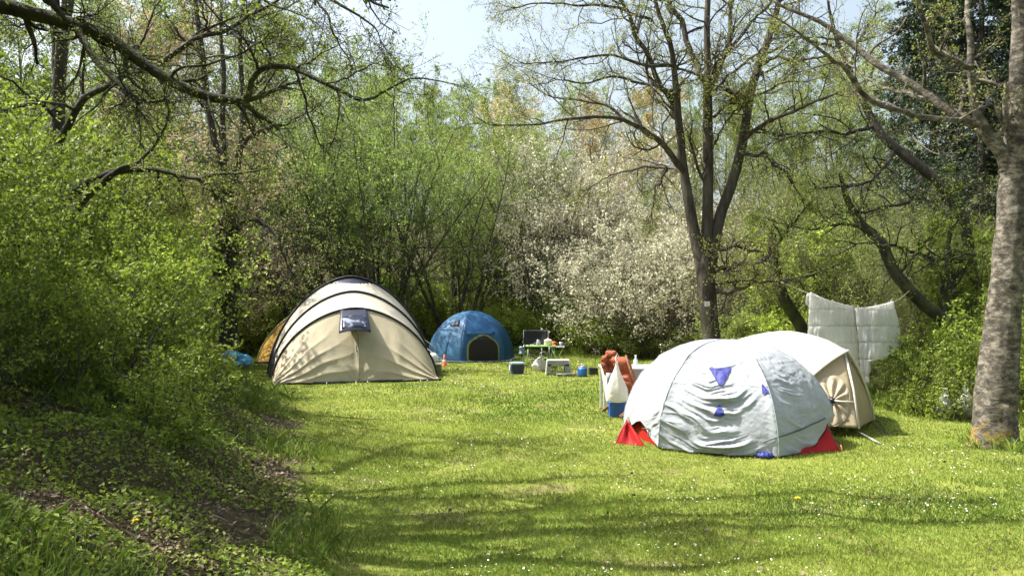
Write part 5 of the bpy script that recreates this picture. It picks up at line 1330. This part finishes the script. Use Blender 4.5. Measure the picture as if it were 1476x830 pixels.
# small dark stool-like lamp left of the chair
q = at(752, 523); q[1] = 19.2; q[0] = (752 - CX) / F * q[1]; q[2] = gz(q[0], q[1])
lt = thing('camping_lantern', 'small blue grey camping lantern on a dark stand beside the black chair', 'lantern', tuple(q))
g = Geo(); g.tube([q, q + [0, 0, .38]], .012, 6); part('stand', g, M_pole, lt)
g = Geo(); g.lathe([(0, .36), (.07, .365), (.07, .40), (.055, .41), (.055, .50), (.07, .51), (.06, .55), (0, .56)], q, 14); part('lantern_body', g, surf('blue grey plastic', (.12, .20, .28), None, 6, .4), lt)
for k in range(3):
    a = k * 2.09; g = Geo(); g.tube([q + [0, 0, .12], q + [.09 * math.cos(a), .09 * math.sin(a), 0]], .008, 5); part('stand_foot', g, M_pole, lt)

# green camping table
q = at(781, 536); D_ = q[1]
tt = thing('camping_table', 'low lime green camping table with thin splayed legs', 'table', tuple(q))
Tz = .60
g = Geo(); g.box(q + [-.02, .22, Tz], (.70, .46, .025)); tp_ = part('table_top', g, M_green, tt, smooth=False, bevel=.008)
for sx in (-1, 1):
    for sy in (0, 1):
        g = Geo(); g.tube([q + [-.02 + sx * .30, .02 + sy * .40, Tz - .015], q + [-.02 + sx * (.34 if sy == 0 else .2), -.02 + sy * .48, .0]], .009, 6); part('leg', g, M_green if sy == 0 else M_alu, tt)
g = Geo(); g.tube([q + [.0, .0, Tz - .02], q + [-.01, .0, .01]], .008, 6); part('leg', g, M_alu, tt)
g = Geo(); g.tube([q + [-.32, .04, .30], q + [.28, .04, .33]], .006, 6); part('brace', g, M_green, tt)
tz = q[2] + Tz + .0126
def on_table(px, dy): return np.array([(px - CX) / F * (q[1] + dy), q[1] + dy, tz])
p = on_table(790, .18)
po = thing('cooking_pot', 'cream white cooking pot with a lid standing on the green table', 'pot', tuple(p))
g = Geo(); g.lathe([(0, .0), (.085, .001), (.095, .03), (.095, .11), (.10, .115), (.09, .12)], p, 22); part('pot_body', g, surf('cream enamel', (.72, .66, .56), None, 6, .35), po)
g = Geo(); g.lathe([(.098, .118), (.09, .13), (.04, .15), (.012, .152), (.014, .17), (.018, .185), (0, .19)], p, 22); part('lid', g, surf('pinkish enamel', (.70, .52, .46), None, 6, .35), po)
p = on_table(776, .28)
bo = thing('glass_jar', 'small shiny jar standing left of the pot on the green table', 'jar', tuple(p))
g = Geo(); g.lathe([(0, 0), (.045, .001), (.05, .02), (.05, .085), (.035, .10), (.035, .105)], p, 16); part('jar_body', g, surf('purple grey glass', (.25, .25, .40), (.45, .48, .55), 20, .12), bo)
g = Geo(); g.lathe([(.038, .10), (.040, .103), (.040, .125), (0, .128)], p, 16); part('jar_lid', g, M_alu, bo)
p = on_table(767, .12)
kn = thing('ladle', 'metal ladle lying over the left part of the green table', 'ladle', tuple(p))
g = Geo(); g.tube([p + [-.05, .0, .012], p + [.02, .05, .03], p + [.12, .1, .08]], .007, 6); part('handle', g, M_alu, kn)
g = Geo(); g.lathe([(0, .003), (.02, .006), (.028, .02), (.026, .021), (.018, .010), (0, .006)], p + [-.07, 0, 0], 12); part('bowl', g, M_alu, kn)

# plastic bucket / orange cup on a second green stand behind
q2 = np.array([(803 - CX) / F * 19.3, 19.3, 0]); q2[2] = gz(q2[0], q2[1])
st = thing('folding_stand', 'green folding stand with grey top right of the green table', 'stand', tuple(q2))
g = Geo(); g.box(q2 + [0, 0, .55], (.36, .28, .02)); part('top', g, surf('pale grey tray', (.5, .5, .48), None, 6, .5), st, smooth=False, bevel=.005)
for a, b in (((-.15, -.1), (.12, -.12)), ((.15, -.1), (-.12, -.12)), ((-.15, .1), (.12, .12)), ((.15, .1), (-.12, .12))):
    g = Geo(); g.tube([q2 + [a[0], a[1], .54], q2 + [b[0], b[1], 0]], .009, 6); part('leg', g, M_green, st)
p = q2 + [-.09, -.04, .56]
cu = thing('orange_beaker', 'orange plastic beaker standing on the grey tray', 'cup', tuple(p))
g = Geo(); g.lathe([(0, .001), (.045, 0), (.06, .12), (.056, .12), (.042, .012), (0, .01)], p, 18); part('beaker_wall', g, M_orange, cu)
g = Geo(); g.tube([p + [.05, 0, .10], p + [.10, 0, .09], p + [.095, 0, .04], p + [.045, 0, .03]], .007, 6); part('handle', g, M_orange, cu)
p = q2 + [.09, -.02, .56]
cu = thing('steel_mug', 'small grey steel mug standing on the grey tray', 'mug', tuple(p))
g = Geo(); g.lathe([(0, .001), (.04, 0), (.043, .10), (.040, .10), (.037, .008), (0, .007)], p, 18); part('mug_wall', g, M_alu, cu)
g = Geo(); g.tube([p + [.04, 0, .085], p + [.075, 0, .08], p + [.075, 0, .035], p + [.04, 0, .03]], .006, 6); part('handle', g, M_alu, cu)
# green water bag hanging under
p = q2 + [-.33, -.15, 0]
bk = thing('green_bucket', 'dark green bucket standing behind the right legs of the green table', 'bucket', tuple(p))
g = Geo(); g.lathe([(0, .002), (.10, 0), (.13, .28), (.14, .285), (.125, .285), (.095, .012), (0, .01)], p, 20); part('bucket_wall', g, surf('green plastic', (.04, .22, .05), None, 6, .5), bk)
g = Geo(); g.tube([p + [-.13, 0, .27], p + [-.09, 0, .40], p + [0, 0, .44], p + [.09, 0, .40], p + [.13, 0, .27]], .005, 6); part('bail', g, M_alu, bk)


def blob(name, mat, root, c, size, seed, n=28, m=40, amp=.16, flat=.0, pinch=None):
    """a soft crumpled bag"""
    A = np.zeros((n, m + 1, 3))
    for i in range(n):
        f = math.pi * i / (n - 1)
        for j in range(m + 1):
            t = 2 * math.pi * j / m; d = np.array([math.sin(f) * math.cos(t), math.sin(f) * math.sin(t), -math.cos(f)])
            k = 1 + amp * nz(d[0] * 2 + seed, d[1] * 2, d[2] * 2) * 1.6 + amp * .6 * abs(nz(d[0] * 6 + seed, d[1] * 6, d[2] * 4))
            if i in (0, n - 1): k = 1
            v = d * k
            if pinch: 
                s_ = 1 - pinch * max(0, v[2]) ** 1.2; v[0] *= s_; v[1] *= s_
            v = v * np.array(size) / 2; v[2] = max(v[2], -size[2] / 2 * .92)
            A[i, j] = np.array(c) + v
    g = Geo(); g.grid(A); return part(name, g, mat, root)


q = at(778, 537)
q[1] = 18.9; q[0] = (778 - CX) / F * q[1]; q[2] = gz(q[0], q[1])
bg_ = thing('plastic_bag', 'full white plastic bag standing on the grass under the green table', 'bag', tuple(q))
blob('bag_body', M_bag, bg_, q + [0, 0, .155], (.38, .30, .34), 3, pinch=.55)
g = Geo(); g.tube([q + [.02, -.02, .30], q + [.0, -.03, .37], q + [.06, -.02, .36], q + [.06, 0, .29]], .010, 6); part('bag_handle', g, M_bag, bg_)

# grey plastic step with an opening
q = at(805, 541)
sp = thing('plastic_step', 'grey plastic step stool with a hand hole standing on the lawn', 'step stool', tuple(q))
W_, H_, Dp = .52, .33, .34; c = q + [0, .17, 0]
g = Geo()
y0 = -Dp / 2
g.box(c + [0, 0, H_ - .015], (W_ - .02, Dp, .03)); top = part('top', g, surf('pale grey plastic', (.42, .41, .37), None, 6, .5), sp, smooth=False, bevel=.01)
for sx in (-1, 1):
    g = Geo(); g.box(c + [sx * (W_ / 2 - .005), 0, H_ / 2 - .02], (.025, Dp + .03, H_ - .02), ry=-sx * .08); part('side_panel', g, surf('pale grey plastic side', (.42, .41, .37), None, 6, .5), sp, smooth=False, bevel=.006)
g = Geo(); g.box(c + [0, y0 + .01, H_ - .08], (W_ - .05, .02, .10)); g.box(c + [-.20, y0 + .01, .13], (.085, .02, .21)); g.box(c + [.19, y0 + .01, .13], (.10, .02, .21)); g.box(c + [0, y0 + .012, .045], (W_ - .08, .018, .05)); part('front_panel', g, M_grey, sp, smooth=False)
g = Geo(); g.box(c + [0, -y0 - .01, H_ - .08], (W_ - .05, .02, .10)); g.box(c + [.19, -y0 - .01, .12], (.10, .02, .2)); part('rear_panel', g, M_grey, sp, smooth=False)
q = at(815, 542.5)
mt_ = thing('rubber_mat', 'flat dark mat with pale rim lying on the grass before the grey step stool', 'mat', tuple(q))
g = Geo(); g.box(q + [0, 0, .045], (.40, .20, .02), rz=.12, rx=.03); part('mat_pad', g, surf('dark rubber', (.03, .03, .035), None, 10, .7), mt_, smooth=False, bevel=.004)
g = Geo(); g.tube([q + [-.2, -.12, .058], q + [.2, -.075, .058], q + [.18, .12, .058]], .012, 6); part('mat_rim', g, surf('pale mauve rim', (.35, .33, .38), None, 6, .6), mt_)

# gas bottle and black box
q = at(839.5, 543.5)
gb = thing('gas_bottle', 'small blue gas bottle with brass valve and orange hose', 'gas bottle', tuple(q))
g = Geo(); g.lathe([(0, .004), (.09, .0), (.105, .02), (.108, .05), (.108, .16), (.10, .185), (.07, .205), (.03, .215), (0, .216)], q, 28); part('bottle_body', g, M_gas, gb)
g = Geo(); g.lathe([(.055, .205), (.055, .245), (.048, .245), (.048, .21)], q, 20); part('collar', g, surf('pale blue grey collar', (.35, .42, .5), None, 6, .4), gb)
g = Geo(); g.lathe([(.018, .21), (.018, .25), (.028, .255), (.028, .275), (.0, .28)], q, 12); part('valve', g, M_alu, gb)
g = Geo(); g.tube(catmull(np.array([q + [-.02, -.02, .26], q + [-.12, -.05, .25], q + [-.15, -.06, .12], q + [-.14, -.02, .03], q + [-.1, .12, .015]]), 16), .009, 6); part('hose', g, surf('orange rubber hose', (.5, .22, .06), None, 6, .5), gb)
q = at(855, 541)
kb = thing('black_box', 'low black box lying on the grass right of the gas bottle', 'box', tuple(q))
rbox('body', surf('black plastic', (.015, .015, .017), None, 6, .5), kb, q + [0, 0, .075], (.19, .16, .15), .1); rbox('lid', surf('black plastic lid', (.022, .022, .025), None, 6, .5), kb, q + [0, 0, .158], (.20, .17, .014), .1, .004)

# ------------------------------------------------------------------ terracotta recliner, white table, crate and bag
DD = 11.5
def W(px, py, d=0.0): return P(px, py, DD + d)
rc = thing('garden_recliner', 'folded wooden garden recliner with thick terracotta cushions', 'chair', tuple(at(900, 602)))
def cushion(pts, width, thick, name='cushion'):
    """a padded strip: centre line pts, buttoned in segments"""
    q = catmull(np.array(pts), 30); T = unit(np.gradient(q, axis=0)); wd = unit(np.array([.88, -.47, 0])); nrm = unit(np.cross(T, wd))
    A = np.zeros((30, 25, 3))
    for i in range(30):
        seg = abs(math.sin(i / 29 * math.pi * 3.0)) ** .5
        for j in range(25):
            a = j / 24 * 2 * math.pi; ca, sa = math.cos(a), math.sin(a)
            x = math.copysign(abs(ca) ** .5, ca) * width / 2; y = math.copysign(abs(sa) ** .6, sa) * thick / 2 * (.5 + .5 * seg)
            e = min(1, i / 2, (29 - i) / 2) ** .5
            A[i, j] = q[i] + wd * x * (.85 + .15 * e) + nrm[i] * y * (.15 + .85 * e) + .008 * nz(i * .4, a * 2, 1)
    g = Geo(); g.grid(A); return part(name, g, M_terra, rc)
cushion([W(881, 505, .15), W(880, 522, .15), W(878, 540, .16)], .16, .12, 'head_cushion')
cushion([W(872, 512, .1), W(871, 526, .1), W(876, 536, .1)], .08, .10, 'side_cushion')
cushion([W(893, 514, 0), W(900, 535, 0), W(908, 560, 0), W(914, 582, 0)], .26, .13, 'back_cushion')
cushion([W(896, 541, -.12), W(900, 552, -.14), W(907, 566, -.13)], .22, .10, 'seat_cushion')
for a, b in (((888, 508, .12), (918, 592, .1)), ((902, 512, -.15), (925, 585, -.1)), ((868, 592, .0), (930, 545, .05)), ((893, 600, -.2), (935, 568, -.1)), ((868, 592, 0.0), (886, 580, .05))):
    g = Geo(); a_, b_2 = W(*a), W(*b); g.tube([a_, (a_ + b_2) / 2 + [0, 0, .004], b_2], .016, 6); part('wooden_rail', g, M_wood, rc)
for a, b in (((870, 592, .0), (880, 583, .1)), ((905, 596, -.2), (893, 601, -.2)), ((930, 546, .1), (940, 553, .1)), ((922, 575, .05), (929, 596, .05))):
    g = Geo(); g.tube([W(*a), W(*b)], .018, 6); part('leg', g, M_wood, rc)
# white table
tq_ = thing('white_table', 'white garden table with apron tinted mauve for shade behind the terracotta cushions', 'table', tuple(at(905, 585)))
zt = W(905, 532)[2]
A0 = W(868, 532, .45); g = Geo(); xl, xr = W(868, 0, .3)[0], W(952, 0, .3)[0]
g.box([(xl + xr) / 2, DD + .55, zt - .015], (xr - xl, .62, .03)); part('table_top', g, M_pale, tq_, smooth=False, bevel=.008)
g = Geo(); g.box([(xl + xr) / 2 + .02, DD + .28, zt - .11], (xr - xl - .08, .02, .16)); part('apron', g, M_apron_shade, tq_, smooth=False)  # mauve grey is the shade on the white apron, put into its colour
for x_ in (xl + .04, xr - .04):
    for y_ in (DD + .3, DD + .8): g = Geo(); g.box([x_, y_, zt / 2 - .01], (.035, .035, zt - .03)); part('leg', g, M_pale, tq_, smooth=False)
# white folded cloth hanging over the table's left corner
root = thing('white_cloth', 'white cloth with a painted fold shadow hanging from the left corner of the white table', 'cloth', tuple(W(880, 580, .2)))
part('cloth_sheet', sheet(W(874, 580, -.02), W(901, 580, -.05), W(866, 532, .22), W(903, 532, .22), (0, -.05, 0), 16), M_bag, root, solid=.01)
g = Geo(); a, b, c = W(873.5, 537, .04), W(884, 537, .03), W(877, 558, .0); g.grid(np.array([[a, b], [c - [.01, 0, 0], c]])); part('fold_shadow', g, surf('grey painted fold shade', (.24, .26, .27), None, 6, .6), root, solid=.004)  # grey sheet imitates the shadow in a fold of the cloth
# plastic bag with contents
root = thing('carrier_bag', 'cream white plastic carrier bag hanging by its handles from the cushioned recliner', 'bag', tuple(W(892, 576, -.25)))
n, m = 26, 40; A = np.zeros((n, m + 1, 3)); prof = [(520, .012, 889), (527, .02, 889), (535, .045, 889), (545, .085, 889), (555, .115, 889), (565, .135, 890), (573, .14, 890), (578, .12, 890), (580, .03, 890)]
pr = catmull(np.array(prof, float), n)
for i in range(n):
    for j in range(m + 1):
        t = 2 * math.pi * j / m; k = 1 + .14 * nz(math.cos(t) * 2, math.sin(t) * 2, i * .18) + .05 * math.sin(t * 7) * (1 - i / n)
        A[i, j] = W(pr[i, 2], pr[i, 0], -.28) + np.array([math.cos(t) * pr[i, 1] * k * 1.05, math.sin(t) * pr[i, 1] * k * .7, 0])
g = Geo(); g.grid(A); part('bag_body', g, surf('cream white bag film', (.66, .62, .53), (.72, .70, .66), 5, .4, .5, 30, translu=.3), root)
g = Geo(); g.tube([W(888, 522, -.28), W(887, 515, -.22), W(890, 510, -.14), W(893, 515, -.2)], .008, 6); part('bag_handle', g, M_bag, root)
# blue crate
q = at(893, 602); ccr = thing('blue_crate', 'blue plastic crate under the hanging carrier bag', 'crate', tuple(q))
hw, hd, hh = .15, .11, .22; c = q + [0, .10, 0]
g = Geo(); g.box(c + [0, 0, .012], (.27, .2, .02)); part('crate_floor', g, M_crate, ccr, smooth=False)
for sx in (-1, 1):
    g = Geo(); g.box(c + [sx * .135, 0, hh / 2], (.014, .22, hh), ry=sx * .04); part('crate_side', g, M_crate, ccr, smooth=False, bevel=.003)
    g = Geo(); g.box(c + [0, sx * .105, hh / 2], (.27, .014, hh), rx=-sx * .04); part('crate_side', g, M_crate, ccr, smooth=False, bevel=.003)
g = Geo()
for k in range(5): g.box(c + [-.11 + .055 * k, -.121, hh / 2], (.008, .010, hh - .03))
g.box(c + [0, -.122, hh - .012], (.29, .014, .02)); part('crate_ribs', g, M_crate, ccr, smooth=False)
# peg bottle on the white table
p = np.array([W(917, 0, .5)[0], DD + .55, zt]); root = thing('glass_bottle', 'small clear bottle standing on the white table', 'bottle', tuple(p))
g = Geo(); g.lathe([(0, .001), (.03, 0), (.033, .02), (.033, .09), (.012, .12), (.012, .15)], p, 16); part('bottle_body', g, surf('pale glass', (.55, .6, .58), None, 9, .1), root)
g = Geo(); g.lathe([(.014, .148), (.015, .15), (.015, .165), (0, .167)], p, 12); part('cap', g, M_pale, root)

# ------------------------------------------------------------------ blue tarpaulin bundle on the foot of the bank, white sacks in the bushes
q = np.array([(341 - CX) / F * 19.0, 19.0, 0]); q[2] = gz(q[0], q[1])
root = thing('tarpaulin_bundle', 'crumpled blue tarpaulin bundle lying at the foot of the bank left of the tents', 'tarpaulin', tuple(q))
blob('bundle_body', M_tarp, root, q + [0.03, 0, .17], (.56, .4, .36), 7, 40, 60, amp=.3)
part('loose_fold', sheet(q + [-.30, -.2, .34], q + [.12, -.22, .30], q + [-.26, .1, .44], q + [.15, .1, .33], (0, -.03, .05)), M_tarp, root, solid=.01)
for k, (px, py, sz, lab) in enumerate(((1392, 580, (.26, .26, .30), 'white plastic sack in the bushes right beside the pale trunk'), (1362, 577, (.20, .22, .24), 'smaller white plastic sack in the bushes left of the larger sack'), (1366, 603, (.10, .13, .14), 'small grey white sack on the grass below the white sacks'))):
    p = P(px, py, 11.2)
    if k < 2: p = p - [0, 0, 0]
    root = thing('plastic_sack', lab, 'sack', (p[0], p[1], gz(p[0], p[1])), 'white sacks in the bushes')
    hgt = p[2] + sz[2] / 2 - gz(p[0], p[1])
    blob('sack_body', M_bag, root, (p[0], p[1], gz(p[0], p[1]) + hgt / 2 - .01), (sz[0], sz[1], hgt), 11 + k, pinch=.4)
    g = Geo(); g.lathe([(.03, 0), (.012, .03), (.03, .06), (.045, .09)], (p[0], p[1], gz(p[0], p[1]) + hgt - .04), 14); part('tied_neck', g, M_bag, root)
